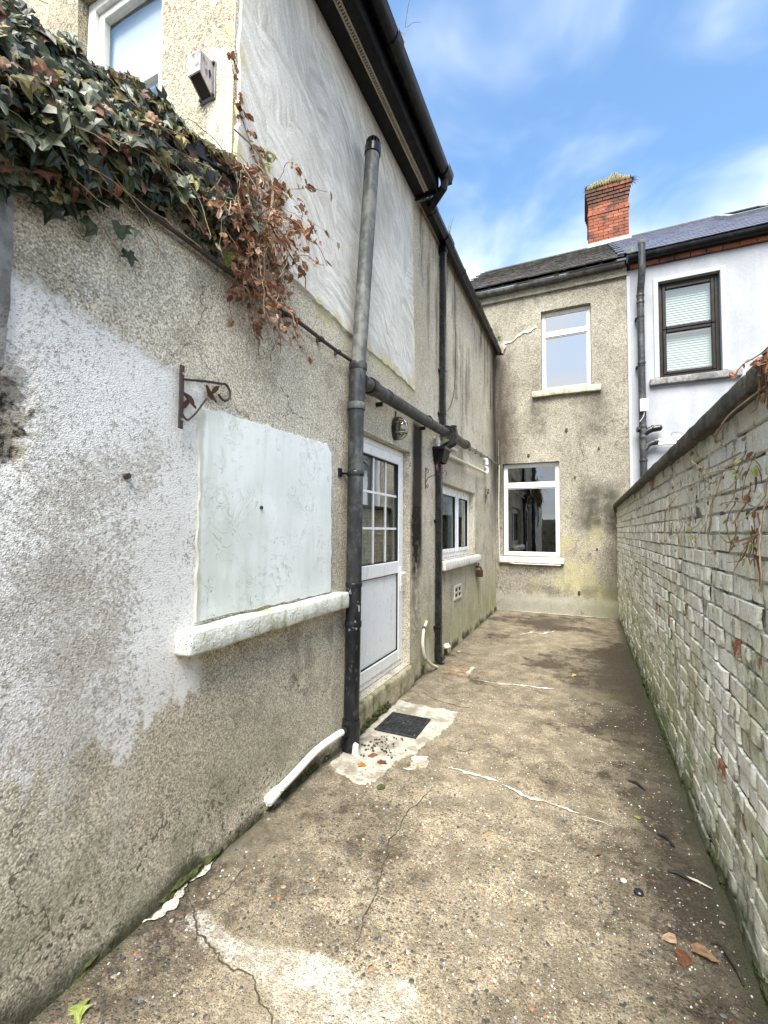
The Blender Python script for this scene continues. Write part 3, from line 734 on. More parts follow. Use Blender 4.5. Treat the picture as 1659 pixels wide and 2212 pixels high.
# pebbles standing out of the worn slab
pebmats = ['peb_dark', 'peb_grey', 'peb_brown', 'peb_tan', 'peb_white', 'peb_rust']
for n_, c_ in zip(pebmats, ((.05, .05, .048), (.135, .13, .12), (.13, .095, .07), (.30, .25, .17), (.70, .68, .62), (.30, .14, .08))):
    plain(n_, c_, .62, var=.25, scale=120)
def pebbles(n, seed, r0, r1, acc):
    rs = random.Random(seed); bm = B(); k = 0
    base = [(math.cos(a), math.sin(a)) for a in (i * math.pi / 3 for i in range(6))]
    while k < n:
        y = .85 + 3.6 * rs.random() ** 1.7; x = rs.uniform(-1.52, .48)
        if x > .16 * 0 + .51 or not acc(x, y, rs): continue
        k += 1; r = r0 + (r1 - r0) * rs.random() ** 2.6; e = rs.uniform(.6, 1); a = rs.uniform(0, 6.3); ca, sa = math.cos(a), math.sin(a)
        z = yard_z(x, y); mi = rs.choices(range(6), (30, 26, 16, 12, 10, 3))[0]
        if mi == 4: r *= .62
        lo = []; hi = []
        for u, v in base:
            j = rs.uniform(.8, 1.15); u, v = u * r * j, v * r * e * j; p, q = u * ca - v * sa, u * sa + v * ca
            lo.append(bm.verts.new((x + p, y + q, z - .001))); hi.append(bm.verts.new((x + p * .62, y + q * .62, z + .0012 + r * .16)))
        for i in range(6): bm.faces.new((lo[i], lo[(i + 1) % 6], hi[(i + 1) % 6], hi[i])).material_index = mi
        bm.faces.new(hi).material_index = mi
    return bm
def worn(x, y, rs):
    if sum(math.exp(-((x - px) ** 2 + (y - py) ** 2) / pr ** 2) for px, py, pr in ((-1.26, 1.285, .06), (-1.12, 1.29, .065), (-.98, 1.30, .085), (-.84, 1.30, .12), (-.70, 1.22, .12), (-.57, 1.36, .10), (-.56, 1.22, .11))) > .5: return False
    if x < -.95 and 2.4 < y < 3.7: return False
    v = .5 + .8 * fbm(Vector((x * 1.6 + 4, y * 1.6, 0)), 3) + .25 * (1 - abs(x + .35))
    return rs.random() < v * (1.0 if y < 2.6 else .45)
pb = obj('pebble_aggregate', pebbles(6500, 3, .0025, .0125, worn), pebmats, yard, 50); pb['kind'] = 'stuff'
gr = obj('white_grit', pebbles(900, 9, .0015, .005, lambda x, y, rs: rs.random() < .5 + .5 * x), ['peb_white'] * 6, yard, 50); gr['kind'] = 'stuff'

# ------------------------------------------------------------------ the rear extension (left)
DOOR = (3.02, 4.075, .215, 2.285)
WIN = (5.16, 6.88, 1.155, 2.10)
ext = thing('house', 'two-storey rear extension with weathered pebbledash side wall along the left of the yard', 'house', (XL - 1.5, 4.2, 0))
verge = lambda y: 3.055 + (y - 1.152) * .326
def side_disp(u, v):
    d = fbm(Vector((u * 1.1, v * 1.1, 5)), 3) * .006 + fbm(Vector((u * 6, v * 6, 1)), 3) * .0025
    if v < .12: d -= .012 * (1 - v / .12)
    hu = u + .05 * mnoise.noise(Vector((u * 9, v * 9, 2))); hv = v + .09 * mnoise.noise(Vector((u * 7, v * 7, 8)))
    if hu < .775 and 1.66 < hv < 1.98: d += .018 + .030 * abs(mnoise.noise(Vector((u * 22, v * 22, 4))))
    return -(-d)
us = lines(.30, YB, lambda a: .018 if a < .95 else .04, (.95, 1.60, DOOR[0], DOOR[1], WIN[0], WIN[1]))
vs_ = lines(0 - .02, 5.06, .035, (DOOR[2], DOOR[3], WIN[2], WIN[3]))
bm = grid_wall(us, vs_, [DOOR, WIN], side3, .17, lambda u, v: u > 1.60 or v < verge(u) - .03, side_disp)
obj('side_wall', bm, 'side_render', ext, 40)
# the wall goes on behind the camera
bm = B(); box(bm, XL - .2, XL, -1.2, .30, -.02, 2.74); obj('side_wall', bm, 'side_render', ext, None)
# end wall of the upper floor, facing the camera, with its window
EY = 1.60
end3 = lambda u, v, d: (u, EY + d, v)
EW = (-2.86, -2.085, 3.36, 4.86)
bm = grid_wall(lines(-4.2, XL, .05, EW[:2]), lines(2.9, 5.4, .05, EW[2:]), [EW], end3, .2, None, lambda u, v: 0 if u > XL - .02 else fbm(Vector((u * 4, v * 4, 9)), 3) * .006)
obj('end_wall', bm, 'end_render', ext, 40)
# plaster panels
to_s = lambda u, v, h: (XL + h, u, v)
sw = outline([(1.615, 3.30), (1.615, 5.02), (4.09, 5.02), (4.12, 4.0), (4.17, 3.2), (4.19, 2.92), (3.9, 2.93), (3.0, 2.94), (2.35, 2.96), (1.9, 3.02), (1.66, 3.08)], .05, .022, 3.3)
sw = [(max(1.606, u), min(5.03, v)) for u, v in sw]
obj('plaster_panel', slab(B(), sw, to_s, .014), 'swirl_plaster', ext)
ro = outline([(1.432, 1.09), (1.432, 1.55), (1.426, 2.045), (1.55, 2.06), (1.9, 2.07), (2.3, 2.075), (2.50, 2.08), (2.565, 2.03), (2.57, 1.6), (2.575, 1.09)], .03, .012, 1.2)
obj('render_patch', slab(B(), ro, to_s, .012), 'patch_plaster', ext)
bm = roughbox(B(), XL - .10, XL + .085, 1.345, 2.70, .975, 1.08, .05, .006, .012, 2.0); obj('window_sill', bm, 'sill_white', ext, 50)
# older smooth render at the near end of the wall
obj('render_strip', slab(B(), outline([(.32, 1.97), (.706, 1.97), (.712, 2.3), (.71, 2.62), (.32, 2.62)], .03, .005, 5), to_s, .016), 'sill_grey', ext)
# door: white plastic, glazed above, panel below
D0, D1, DZ0, DZ1 = DOOR
rec = .075
bm = frame(B(), side3, D0 + .004, D1 - .004, DZ0 + .004, DZ1 - .004, .05, rec, rec + .07, 0, .004)
door = obj('door', bm, 'pvc_white', ext)
d0, d1, z0, z1 = D0 + .058, D1 - .058, DZ0 + .058, DZ1 - .058
zm0, zm1 = 1.10, 1.215
bm = B(); sw_ = .085
for a, c, e, g in ((d0, d0 + sw_, z0, z1), (d1 - sw_, d1, z0, z1), (d0 + sw_, d1 - sw_, z0, z0 + .10), (d0 + sw_, d1 - sw_, z1 - .085, z1), (d0 + sw_, d1 - sw_, zm0, zm1)):
    pbox(bm, side3, a, c, e, g, rec - .012, rec + .05, 0, .006)
obj('door_leaf', bm, 'pvc_white', door)
gy0, gy1, gz0, gz1 = d0 + sw_, d1 - sw_, zm1, z1 - .085
bm = frame(B(), side3, gy0, gy1, gz0, gz1, .008, rec - .004, rec + .02); frame(bm, side3, gy0, gy1, z0 + .10, zm0, .006, rec - .004, rec + .02); obj('seal', bm, 'rubber_seal', door)
pbox(bm := B(), side3, gy0, gy1, gz0, gz1, rec + .018, rec + .022); obj('pane', bm, 'glass_door', door, None)
for i in (1, 2):
    y_ = gy0 + (gy1 - gy0) * i / 3; obj('glazing_bar', pbox(B(), side3, y_ - .010, y_ + .010, gz0 + .008, gz1 - .008, rec + .010, rec + .017), 'pvc_white', door)
    z_ = gz0 + (gz1 - gz0) * i / 3
    for k in range(3):
        a = gy0 + (gy1 - gy0) * k / 3 + (.010 if k else .008); c = gy0 + (gy1 - gy0) * (k + 1) / 3 - (.010 if k < 2 else .008)
        obj('glazing_bar', pbox(B(), side3, a, c, z_ - .010, z_ + .010, rec + .010, rec + .017), 'pvc_white', door)
obj('panel', pbox(B(), side3, gy0 + .006, gy1 - .006, z0 + .106, zm0 - .006, rec + .008, rec + .02, 0, .003), 'pvc_panel', door)
bm = B(); pbox(bm, side3, d1 - .058, d1 - .026, .92, 1.16, rec - .022, rec - .012, 0, .004); hx = XL - rec
tube(bm, bend([(hx + .02, d1 - .042, 1.10), (hx + .065, d1 - .042, 1.10), (hx + .068, d1 - .165, 1.095)], .02), .009, 8); tube(bm, [(hx + .02, d1 - .042, .985), (hx + .03, d1 - .042, .985)], .012, 10)
obj('handle', bm, 'pvc_white', door)
room(ext, side3, D0 - .3, D1 + 1.2, 0.02, 2.7, .18, 3.0)
# a pale kitchen curtain edge and worktop inside the door glass
bm = B()
for i in range(7): tube(bm, [(XL - .36, 3.70 + i * .035, .95), (XL - .36, 3.70 + i * .035, 2.25)], .019, 8)
obj('curtain', bm, 'room_pale', ext)
# door step
bm = roughbox(B(), XL - .16, XL + .035, 2.86, 4.11, -.03, .205, .05, .009, .02, 6.0); obj('door_step', bm, 'step_concrete', ext, 50)
# window further along: two lights
W0, W1, WZ0, WZ1 = WIN; wr = .09
win = obj('window', frame(B(), side3, W0 + .003, W1 - .003, WZ0 + .003, WZ1 - .003, .062, wr, wr + .06, 0, .004), 'pvc_white', ext)
for a, c in ((W0 + .066, 6.10), (6.155, W1 - .066)):
    obj('sash', frame(B(), side3, a + .002, c - .002, WZ0 + .067, WZ1 - .067, .05, wr - .014, wr + .045, 0, .005), 'pvc_white', win)
    obj('seal', frame(B(), side3, a + .052, c - .052, WZ0 + .117, WZ1 - .117, .007, wr - .004, wr + .03), 'rubber_seal', win)
    obj('pane', pbox(B(), side3, a + .054, c - .054, WZ0 + .119, WZ1 - .119, wr + .014, wr + .019), 'glass_clear', win, None)
obj('mullion', pbox(B(), side3, 6.102, 6.153, WZ0 + .065, WZ1 - .065, wr, wr + .055, 0, .003), 'pvc_white', win)
obj('window_sill', roughbox(B(), XL - .13, XL + .07, 5.06, 7.03, 1.03, 1.14, .06, .006, .012, 4.0), 'sill_clean', win, 50)
room(ext, side3, W0 - .1, W1 + .2, .8, 2.5, .18, 2.2)
bm = B()
for i in range(8): tube(bm, [(XL - .30, 6.42 + i * .04, 1.2), (XL - .30, 6.42 + i * .04, 2.15)], .021, 8)
obj('curtain', bm, 'room_pale', ext)
# upper end window, seen from below
ew = .055
win = obj('window', frame(B(), end3, EW[0] + .003, EW[1] - .003, EW[2] + .003, EW[3] - .003, .07, .06, .15, 0, .004), 'wood_white', ext)
obj('sash', frame(B(), end3, EW[0] + .075, EW[1] - .075, EW[2] + .075, 4.185, .05, .075, .12, 0, .004), 'wood_white', win)
obj('sash', frame(B(), end3, EW[0] + .075, EW[1] - .075, 4.19, EW[3] - .075, .05, .085, .13, 0, .004), 'wood_white', win)
obj('pane', pbox(B(), end3, EW[0] + .12, EW[1] - .12, EW[2] + .12, 4.14, .095, .099), 'glass_upper', win, None)
obj('pane', pbox(B(), end3, EW[0] + .12, EW[1] - .12, 4.235, EW[3] - .12, .105, .109), 'glass_upper', win, None)
obj('white_backing', pbox(B(), end3, EW[0] + .08, EW[1] - .08, EW[2] + .08, EW[3] - .08, .155, .16), 'blind_backing_white', win, None)  # white sheet added behind the glass so the panes look bright
room(ext, end3, EW[0] - .02, EW[1] + .02, EW[2] - .02, EW[3] + .02, .21, .50, 'room_pale')
# eaves: boxed soffit with vent strip and fascia, over the near half
bm = B(); box(bm, XL + .016, XL + .125, 1.49, 4.13, 4.935, 4.955); box(bm, XL + .175, XL + .245, 1.49, 4.13, 4.935, 4.955); obj('soffit', bm, 'soffit_black', ext, None)
bm = B(); box(bm, XL + .127, XL + .140, 1.49, 4.10, 4.928, 4.95); box(bm, XL + .160, XL + .173, 1.49, 4.10, 4.934, 4.95)
y_ = 1.5
while y_ < 4.09:
    box(bm, XL + .1405, XL + .1595, y_, y_ + .010, 4.932, 4.948); y_ += .021
obj('soffit_vent', bm, 'vent_cream', ext, None)
obj('fascia', box(B(), XL + .247, XL + .268, 1.48, 4.15, 4.915, 5.13, .003), 'soffit_black', ext)
obj('soffit_end', box(B(), XL + .016, XL + .245, 4.132, 4.152, 4.905, 5.13, .003), 'soffit_black', ext)
obj('wall_plate', box(B(), XL + .002, XL + .024, 4.20, YB - .02, 4.97, 5.06, .003), 'end_render', ext)
# roof over it: slates on a shallow lean
bm = B(); poly(bm, [(XL + .30, 1.47, 5.14), (XL + .30, 4.18, 5.14), (-4.9, 4.18, 7.2), (-4.9, 1.47, 7.2)], .05, (0, 0, 1)); poly(bm, [(XL + .065, 4.181, 5.075), (XL + .065, YB, 5.075), (-4.9, YB, 7.2), (-4.9, 4.181, 7.2)], .03, (0, 0, 1)); obj('roof', bm, 'slate_old', ext, None)
bm = B(); poly(bm, [(-4.2, EY, 5.4), (XL, EY, 5.12), (-4.2, EY, 6.7)], .2, (0, 1, 0)); obj('gable_top', bm, 'end_render', ext, None)
# lean-to: verge board and roof edge under the ivy
def along(y, dz, x): return (x, y, verge(y) + dz)
bm = B()
for dz0, dz1, x1 in ((-.075, .0, XL + .035), (.012, .075, XL + .05)):
    v8 = [bm.verts.new(p) for y in (.2, 1.72) for p in (along(y, dz0, XL - .02), along(y, dz0, x1), along(y, dz1, x1), along(y, dz1, XL - .02))]
    for q in ((0, 1, 5, 4), (1, 2, 6, 5), (2, 3, 7, 6), (3, 0, 4, 7), (0, 3, 2, 1), (4, 5, 6, 7)): bm.faces.new([v8[i] for i in q])
obj('verge_board', bm, 'timber_weathered', ext, None)
bm = B(); poly(bm, [along(.2, .08, XL + .03), along(1.595, .08, XL + .03), along(1.595, .08, -4.2), along(.2, .08, -4.2)], .03, (0, 0, 1)); obj('lean_to_roof', bm, 'roof_dark', ext, None)

# ------------------------------------------------------------------ the house at the end of the yard
XB = .735                                  # party line with the neighbour
UW = (-.705, .152, 4.165, 5.69); LW = (-1.43, -.408, 1.045, 2.815)
hs = thing('house', 'bare grey-brown roughcast back of terraced house closing the end of the yard', 'house', (-.4, YB + 2, 0))
bm = grid_wall(lines(XL - .9, XB, .05, (UW[0], UW[1], LW[0], LW[1])), lines(-.02, 6.24, .05, (UW[2], UW[3], LW[2], LW[3])), [UW, LW], back3, .16, None,
               lambda u, v: fbm(Vector((u * 1.2, v * 1.2, 7)), 3) * .008 + fbm(Vector((u * 6, v * 6, 2)), 3) * .003 + (-.02 if v < .3 else 0) * min(1, (.3 - v) * 12 if v < .3 else 0))
obj('back_wall', bm, 'back_render', hs, 40)
def win_back(o, parent, mat, wd, tz, rec, gl):
    u0, u1, v0, v1 = o
    f = obj('window', frame(B(), back3, u0 + .003, u1 - .003, v0 + .003, v1 - .003, wd, rec, rec + .07, 0, .006), mat, parent)
    obj('transom', pbox(B(), back3, u0 + wd + .004, u1 - wd - .004, tz - .045, tz + .045, rec - .004, rec + .06, 0, .006), mat, f)
    for a, c in ((v0 + wd, tz - .045), (tz + .045, v1 - wd)):
        obj('bead', frame(B(), back3, u0 + wd + .001, u1 - wd - .001, a + .001, c - .001, .018, rec + .012, rec + .05, 0, .003), mat, f)
        obj('pane', pbox(B(), back3, u0 + wd + .012, u1 - wd - .012, a + .012, c - .012, rec + .028, rec + .033), gl, f, None)
    return f
f = win_back(UW, hs, 'wood_white', .055, 5.255, .10, 'glass_bright')
obj('window_sill', roughbox(B(), -.875, .305, YB - .075, YB + .10, 4.04, 4.15, .06, .005, .01, 1.0), 'sill_tan', f, 50)
room(hs, back3, UW[0] - .02, UW[1] + .02, UW[2] - .02, UW[3] + .02, .17, 2.6)
f = win_back(LW, hs, 'pvc_white', .06, 2.39, .09, 'glass_clear')
obj('window_sill', roughbox(B(), -1.495, -.345, YB - .08, YB + .10, .92, 1.025, .06, .004, .01, 3.0), 'sill_clean', f, 50)
room(hs, back3, LW[0] - .02, LW[1] + .02, LW[2] - .1, LW[3] + .02, .17, 2.5)
obj('eaves_band', roughbox(B(), XL - .9, XB - .002, YB - .055, YB + .1, 6.03, 6.24, .08, .004, .008, 9.0), 'back_render', hs, 50)
# patched crack running from the corner to the upper window
bm = B()
pts = [(-1.42, 5.19), (-1.25, 5.20), (-1.12, 5.30), (-1.0, 5.36), (-.90, 5.35), (-.78, 5.42)]
o2 = [(u + .012 * mnoise.noise(Vector((u * 30, 0, 0))), v + .028 * (1 + .6 * mnoise.noise(Vector((u * 25, 1, 0))))) for u, v in pts] + [(u, v - .022 * (1 + .6 * mnoise.noise(Vector((u * 25, 4, 0))))) for u, v in reversed(pts)]
obj('crack_filler', slab(B(), outline(o2, .03, .018, 2), lambda u, v, h: (u, YB - h, v), .014), 'cement_white', hs)
obj('crack_filler', slab(B(), outline([(-1.50, 5.0), (-1.40, 5.0), (-1.36, 5.1), (-1.40, 5.2), (-1.50, 5.18)], .03, .03, 4), lambda u, v, h: (u, YB - h, v), .03), 'cement_pale', hs)

# slated roof slopes: each slate a thin wedge
RY, RZ, EYR, EZ = 12.2, 8.72, 8.52, 6.24
sl = Vector((0, RY - EYR, RZ - EZ)); SL = sl.length; sl.normalize(); sn = Vector((0, -sl.z, sl.y))
def slate_mesh(name, wd, ln, th, mat):
    bm = B(); j = .004
    p = [(-wd / 2, 0, th), (wd / 2, 0, th), (wd / 2, ln, .001), (-wd / 2, ln, .001)]
    t = [bm.verts.new((a + ru(-j, j), c + ru(-j, j), h)) for a, c, h in p]; u = [bm.verts.new((a, c, h - th * .9)) for a, c, h in p]
    bm.faces.new(t); bm.faces.new(u[::-1])
    for i in range(4): bm.faces.new((t[i], u[i], u[(i + 1) % 4], t[(i + 1) % 4]))
    return mesh_of(name, bm, mat, None)
def slate_roof(parent, x0, x1, rows, wd, th, mat, jit, skip=None):
    ms = [slate_mesh('slate', wd - .006, SL / rows * 1.45, th, mat) for _ in range(5)]; g = SL / rows
    rot = Matrix((Vector((1, 0, 0)), sl, sn)).transposed().to_euler()
    for r_ in range(rows):
        x = x0 + (wd / 2 if r_ % 2 else 0) - wd / 2 * 0
        if r_ % 2: x = x0
        else: x = x0 + wd / 2
        while x < x1 + .01:
            o = bpy.data.objects.new('slate', random.choice(ms)); link(o, parent)
            p = Vector((x, EYR, EZ + .02)) + sl * (g * r_ + ru(-jit, jit)) + sn * (th + ru(0, jit * .4)); o.location = p - wloc(parent); o.rotation_euler = rot; o.rotation_euler.z += ru(-jit, jit) * 2
            x += wd
bm = B(); poly(bm, [(XL - .9, EYR, EZ), (XB, EYR, EZ), (XB, RY, RZ), (XL - .9, RY, RZ)], .02, -sn); roof = obj('roof', bm, 'roof_dark', hs, None)
slate_roof(roof, XL - .85, XB - .12, 14, .25, .030, 'slate_old', .016)
bm = B(); tube(bm, [(XL - .9, RY + .02, RZ + .03), (XB, RY + .02, RZ + .03)], .07, 10); obj('ridge', bm, 'roof_dark', roof)

# neighbour: pale blue-white render
nb = thing('house', 'pale blue-white rendered neighbouring house with brown window beyond the garden wall', 'house', (3, YB + 2, 0))
NW = (1.205, 2.075, 4.145, 5.805)
bm = grid_wall(lines(XB + .001, 6.5, .1, NW[:2]), lines(-.02, 6.12, .1, NW[2:]), [NW], back3, .14, None, lambda u, v: -.012 + fbm(Vector((u * 1.2, v * 1.2, 3)), 3) * .004)
obj('back_wall', bm, 'neighbour_render', nb, 40)
bm = B()
for a, c, e, g in ((NW[0] - .075, NW[0] - .002, NW[2], NW[3] + .075), (NW[1] + .002, NW[1] + .075, NW[2], NW[3] + .075), (NW[0] - .002, NW[1] + .002, NW[3] + .002, NW[3] + .075)):
    pbox(bm, back3, a, c, e, g, -.032, .0, 0, .004)
obj('window_surround', bm, 'neighbour_trim', nb)
bm = B(); pbox(bm, back3, XB - .006, XB + .05, 1.6, 6.02, -.024, .0, 0, .004); obj('corner_strip', bm, 'neighbour_trim', nb)
f = obj('window', frame(B(), back3, NW[0] + .003, NW[1] - .003, NW[2] + .003, NW[3] - .003, .06, .06, .13, 0, .006), 'pvc_brown', nb)
zt = 4.985
for a, c in ((NW[2] + .064, zt - .004), (zt + .004, NW[3] - .064)):
    obj('sash', frame(B(), back3, NW[0] + .065, NW[1] - .065, a, c, .052, .045, .11, 0, .008), 'pvc_brown', f)
    obj('pane', pbox(B(), back3, NW[0] + .112, NW[1] - .112, a + .048, c - .048, .075, .079), 'glass_clear', f, None)
    bm = B(); z_ = a + .06
    while z_ < c - .05:
        v4 = [bm.verts.new(p) for p in ((NW[0] + .10, YB + .15, z_), (NW[1] - .10, YB + .15, z_), (NW[1] - .10, YB + .165, z_ + .043), (NW[0] + .10, YB + .165, z_ + .043))]
        bm.faces.new(v4); z_ += .042
    sl_ = obj('blind_slats', bm, 'blind_backing_white', f, None)
room(nb, back3, NW[0], NW[1], NW[2], NW[3], .2, .5, 'room_pale')
obj('window_sill', roughbox(B(), 1.05, 2.32, YB - .09, YB + .05, 4.01, 4.125, .06, .003, .014, 5.0), 'sill_grey', f, 50)
# row of eaves bricks
bw = B(); 
brick_m = []
for _ in range(4):
    t = B(); roughbox(t, -.105, .105, -.05, .05, -.034, .034, .2, .004, .008, rnd() * 9); brick_m.append(mesh_of('brick', t, 'brick_dark', 40))
for k in range(26):
    o = bpy.data.objects.new('brick', random.choice(brick_m)); link(o, nb); o.location = Vector((XB + .16 + k * .222, YB - .012, 6.165 + ru(-.003, .003))) - wloc(nb)
obj('eaves_board', box(B(), XB, 6.5, YB - .02, YB + .2, 6.205, 6.30), 'mortar_dark', nb, None)
bm = B(); poly(bm, [(XB, EYR, EZ + .04), (6.5, EYR, EZ + .04), (6.5, RY, RZ + .04), (XB, RY, RZ + .04)], .03, -sn); nroof = obj('roof', bm, 'roof_dark', nb, None)
EZ += .045; slate_roof(nroof, XB + .0, 4.6, 16, .25, .016, 'slate_blue', .003); EZ -= .045
bm = B(); tube(bm, [(XB, RY + .02, RZ + .08), (6.5, RY + .02, RZ + .08)], .06, 10); obj('ridge', bm, 'roof_dark', nroof)
# roof window, top right
def on_roof(x, s, h): return Vector((x, EYR, EZ + .045)) + sl * s + sn * h
bm = B()
for (xa, xb, sa, sb) in ((2.72, 3.55, 2.65, 2.75), (2.72, 3.55, 3.75, 3.85), (2.72, 2.82, 2.75, 3.75), (3.45, 3.55, 2.75, 3.75)):
    v8 = [bm.verts.new(on_roof(x, s, h)) for h in (.0, .11) for x, s in ((xa, sa), (xb, sa), (xb, sb), (xa, sb))]
    for q in ((3, 2, 1, 0), (4, 5, 6, 7), (0, 1, 5, 4), (1, 2, 6, 5), (2, 3, 7, 6), (3, 0, 4, 7)): bm.faces.new([v8[i] for i in q])
rw = obj('roof_window', bm, 'lead_grey', nroof, None)
bm = B(); bm.faces.new([bm.verts.new(on_roof(x, s, .09)) for x, s in ((2.82, 2.75), (3.45, 2.75), (3.45, 3.75), (2.82, 3.75))]); obj('pane', bm, 'glass_bright', rw, None)

# chimney on the ridge: every brick laid
ch = thing('chimney', 'tall red brick chimney with corbelled top and grass growing on it, above the roof ridge', 'chimney', (.64, RY + .35, RZ - .4))
CX0, CX1, CY0, CY1 = .19, 1.09, RY - .12, RY + .72
tops = RZ + 1.50; cz = RZ - .42; course = .0815; ncr = int((tops - cz) / course)
bm = B(); box(bm, CX0 + .015, CX1 - .015, CY0 + .015, CY1 - .015, cz - .2, tops - .02); obj('mortar_core', bm, 'mortar_dark', ch, None)
def vb(l, seed):
    t = B(); roughbox(t, -l / 2, l / 2, -.05, .05, -.035, .035, .3, .004, .008, seed); return t
bms = {(l, m_): [mesh_of('brick', vb(l, rnd() * 9), m_, 40) for _ in range(3)] for l in (.214, .10) for m_ in ('brick_red', 'brick_dark')}
for k in range(ncr):
    z = cz + (k + .5) * course; t = ncr - k
    off = {1: .075, 2: .055, 3: .035, 4: .018}.get(t, .018 if t in (8,) else 0.0)
    dark = 'brick_dark' if t <= 3 or rnd() < .12 else 'brick_red'
    for side in ('front', 'left'):
        L = (CX1 - CX0 if side == 'front' else CY1 - CY0) + 2 * off; n = 4
        x = 0; cells = []
        if k % 2: cells = [.10] + [.214] * 3 + [.10]
        else: cells = [.214] * 4
        tot = sum(cells) + .01 * (len(cells) - 1); s = L / tot; x = -L / 2
        for c_ in cells:
            o = bpy.data.objects.new('brick', random.choice(bms[c_, dark if rnd() < .85 else 'brick_dark'])); link(o, ch)
            mid = x + c_ * s / 2; o.scale = (s * .99, 1, 1.0)
            if side == 'front': p = Vector(((CX0 + CX1) / 2 + mid, CY0 + .045 - off + ru(-.003, .003), z))
            else: p = Vector((CX0 + .045 - off, (CY0 + CY1) / 2 + .11 + mid, z)); o.rotation_euler.z = math.pi / 2
            o.location = p - wloc(ch); x += (c_ + .01) * s
bm = B(); roughbox(bm, CX0 - .06, CX1 + .06, CY0 - .06, CY1 + .06, tops - .03, tops + .05, .15, .02, .02, 3.0); obj('chimney_cap', bm, 'coping_cement', ch)
bm = B(); zb = EZ + (CY0 - EYR) / sl.y * sl.z
poly(bm, [(CX0 - .05, CY0 - .10, zb - .02), (CX1 + .05, CY0 - .10, zb - .02), (CX1 + .04, CY0 - .012, zb + .17), (CX0 - .04, CY0 - .012, zb + .17)], .012, (0, -.8, .5)); obj('lead_flashing', bm, 'lead_grey', ch, None)

# ------------------------------------------------------------------ garden wall: painted bricks laid one by one
gw = thing('garden_wall', 'whitewashed and mossy old brick garden wall with cement coping, right of the yard', 'wall', (XR + .12, 4, 0))
bm = grid_wall(lines(-4.0, YB - .01, .045), lines(-.02, 1.95, .045), [], lambda u, v, d: (XR + .007 + d, u, v), .22, None, lambda u, v: fbm(Vector((u * 9, v * 9, 2)), 3) * .007)
obj('mortar', bm, 'mortar_paint', gw, 50)
hts = [.079] * 21; hts += [.093, .098, .10]; zz_ = 0.0; allb = []
rb = random.Random(21)
for ci, hh in enumerate(hts):
    y = -1.0 - rb.random() * .2; hdr = ci % 3 == 1
    while y < YB - .03:
        L = (.108 if hdr else .222) * rb.uniform(.93, 1.08)
        if ci >= 21: L = rb.choice((.15, .21, .26)) * rb.uniform(.9, 1.1)
        if rb.random() < .08: L *= .6
        if y + L > YB - .012: L = YB - .012 - y
        if L > .03: allb.append((y, L, zz_, hh))
        y += L
    zz_ += hh
def score(b_):
    y, L, z, h = b_
    if y < 1.15: return 0
    q = Vector((XR, y + L / 2, z + h / 2 - CAM_H)); dep = q.dot(_F)
    if dep < .3 or abs(q.dot(_R) / dep) > .90 or abs(q.dot(_U) / dep) > 1.19: return 0
    return L * h * (XR / q.length) / dep ** 2
order = sorted(range(len(allb)), key=lambda i: -score(allb[i])); best = set(order[:300])
def brick_shape(l, h, seed, bm, at=(0, 0, 0), mi=0):
    """front-facing block: -X is the face; lumpy, with rounded arrises"""
    rs = random.Random(seed); nl = 5 if l > .16 else 3; nh = 3
    us_ = [-.5, -.5 + .05 * .1 / l * 2] + [-.5 + (i + 1) / (nl) for i in range(nl - 1)] + [.5 - .05 * .1 / l * 2, .5]; vs2 = [-.5, -.45, 0, .45, .5]
    so = Vector((seed * 1.37 % 50, seed * .73 % 50, 0)); G = []
    for u in us_:
        r_ = []
        for v in vs2:
            eu = (abs(u) > .499); ev = (abs(v) > .499)
            back = .018 if (eu and ev) else .011 if (eu or ev) else 0
            p = Vector((u * l, v * h, 0)); d = mnoise.noise(p * 14 + so) * .006 + mnoise.noise(p * 45 + so) * .003
            dy = mnoise.noise(p * 20 + so * 2) * .004; dz_ = mnoise.noise(p * 20 + so * 3) * .004
            r_.append(bm.verts.new((at[0] + back + d, at[1] + u * l + dy, at[2] + v * h + dz_)))
        G.append(r_)
    for i in range(len(us_) - 1):
        for j in range(4): bm.faces.new((G[i][j], G[i][j + 1], G[i + 1][j + 1], G[i + 1][j])).material_index = mi
    return bm
far = B(); cache = {}
for i in order:
    y, L, z, h = allb[i]; out_ = rb.uniform(-.007, .006) + .010 * mnoise.noise(Vector((y * .9, z * 1.1, 5)))
    if i in best:
        key = (round(L / .03), h, rb.randrange(4)); wn = rb.random() < .13
        if (key, wn) not in cache: cache[key, wn] = mesh_of('brick', brick_shape(key[0] * .03, h, rb.randrange(9999), B()), 'worn_brick' if wn else 'painted_brick', 55)
        o = bpy.data.objects.new('brick', cache[key, wn]); link(o, gw); s = (L - rb.uniform(.004, .012)) / (key[0] * .03)
        o.scale = (1, s, (h - rb.uniform(.004, .011)) / h); o.location = Vector((XR + out_ - .004, y + L / 2, z + h / 2 + ru(-.002, .002))) - wloc(gw); o.rotation_euler.x = rb.uniform(-.012, .012)
    else:
        brick_shape(L - .009, h - .008, rb.randrange(9999), far, (XR + out_ - .004, y + L / 2, z + h / 2), 1 if rb.random() < .1 else 0)
fb = obj('far_bricks', far, ['painted_brick', 'worn_brick'], gw, 55); fb['kind'] = 'stuff'
# cement coping in lengths
y = -4.0; k = 0
while y < YB - .05:
    L = min(ru(.75, 1.15), YB - .01 - y); t = B(); roughbox(t, XR - .052, XR + .30, y + .003, y + L - .003, 1.935 + ru(-.004, .004), 2.0 + ru(-.006, .006), .06, .004, .006, k * 3.1)
    obj('coping', t, 'coping_cement', gw, 50); y += L; k += 1

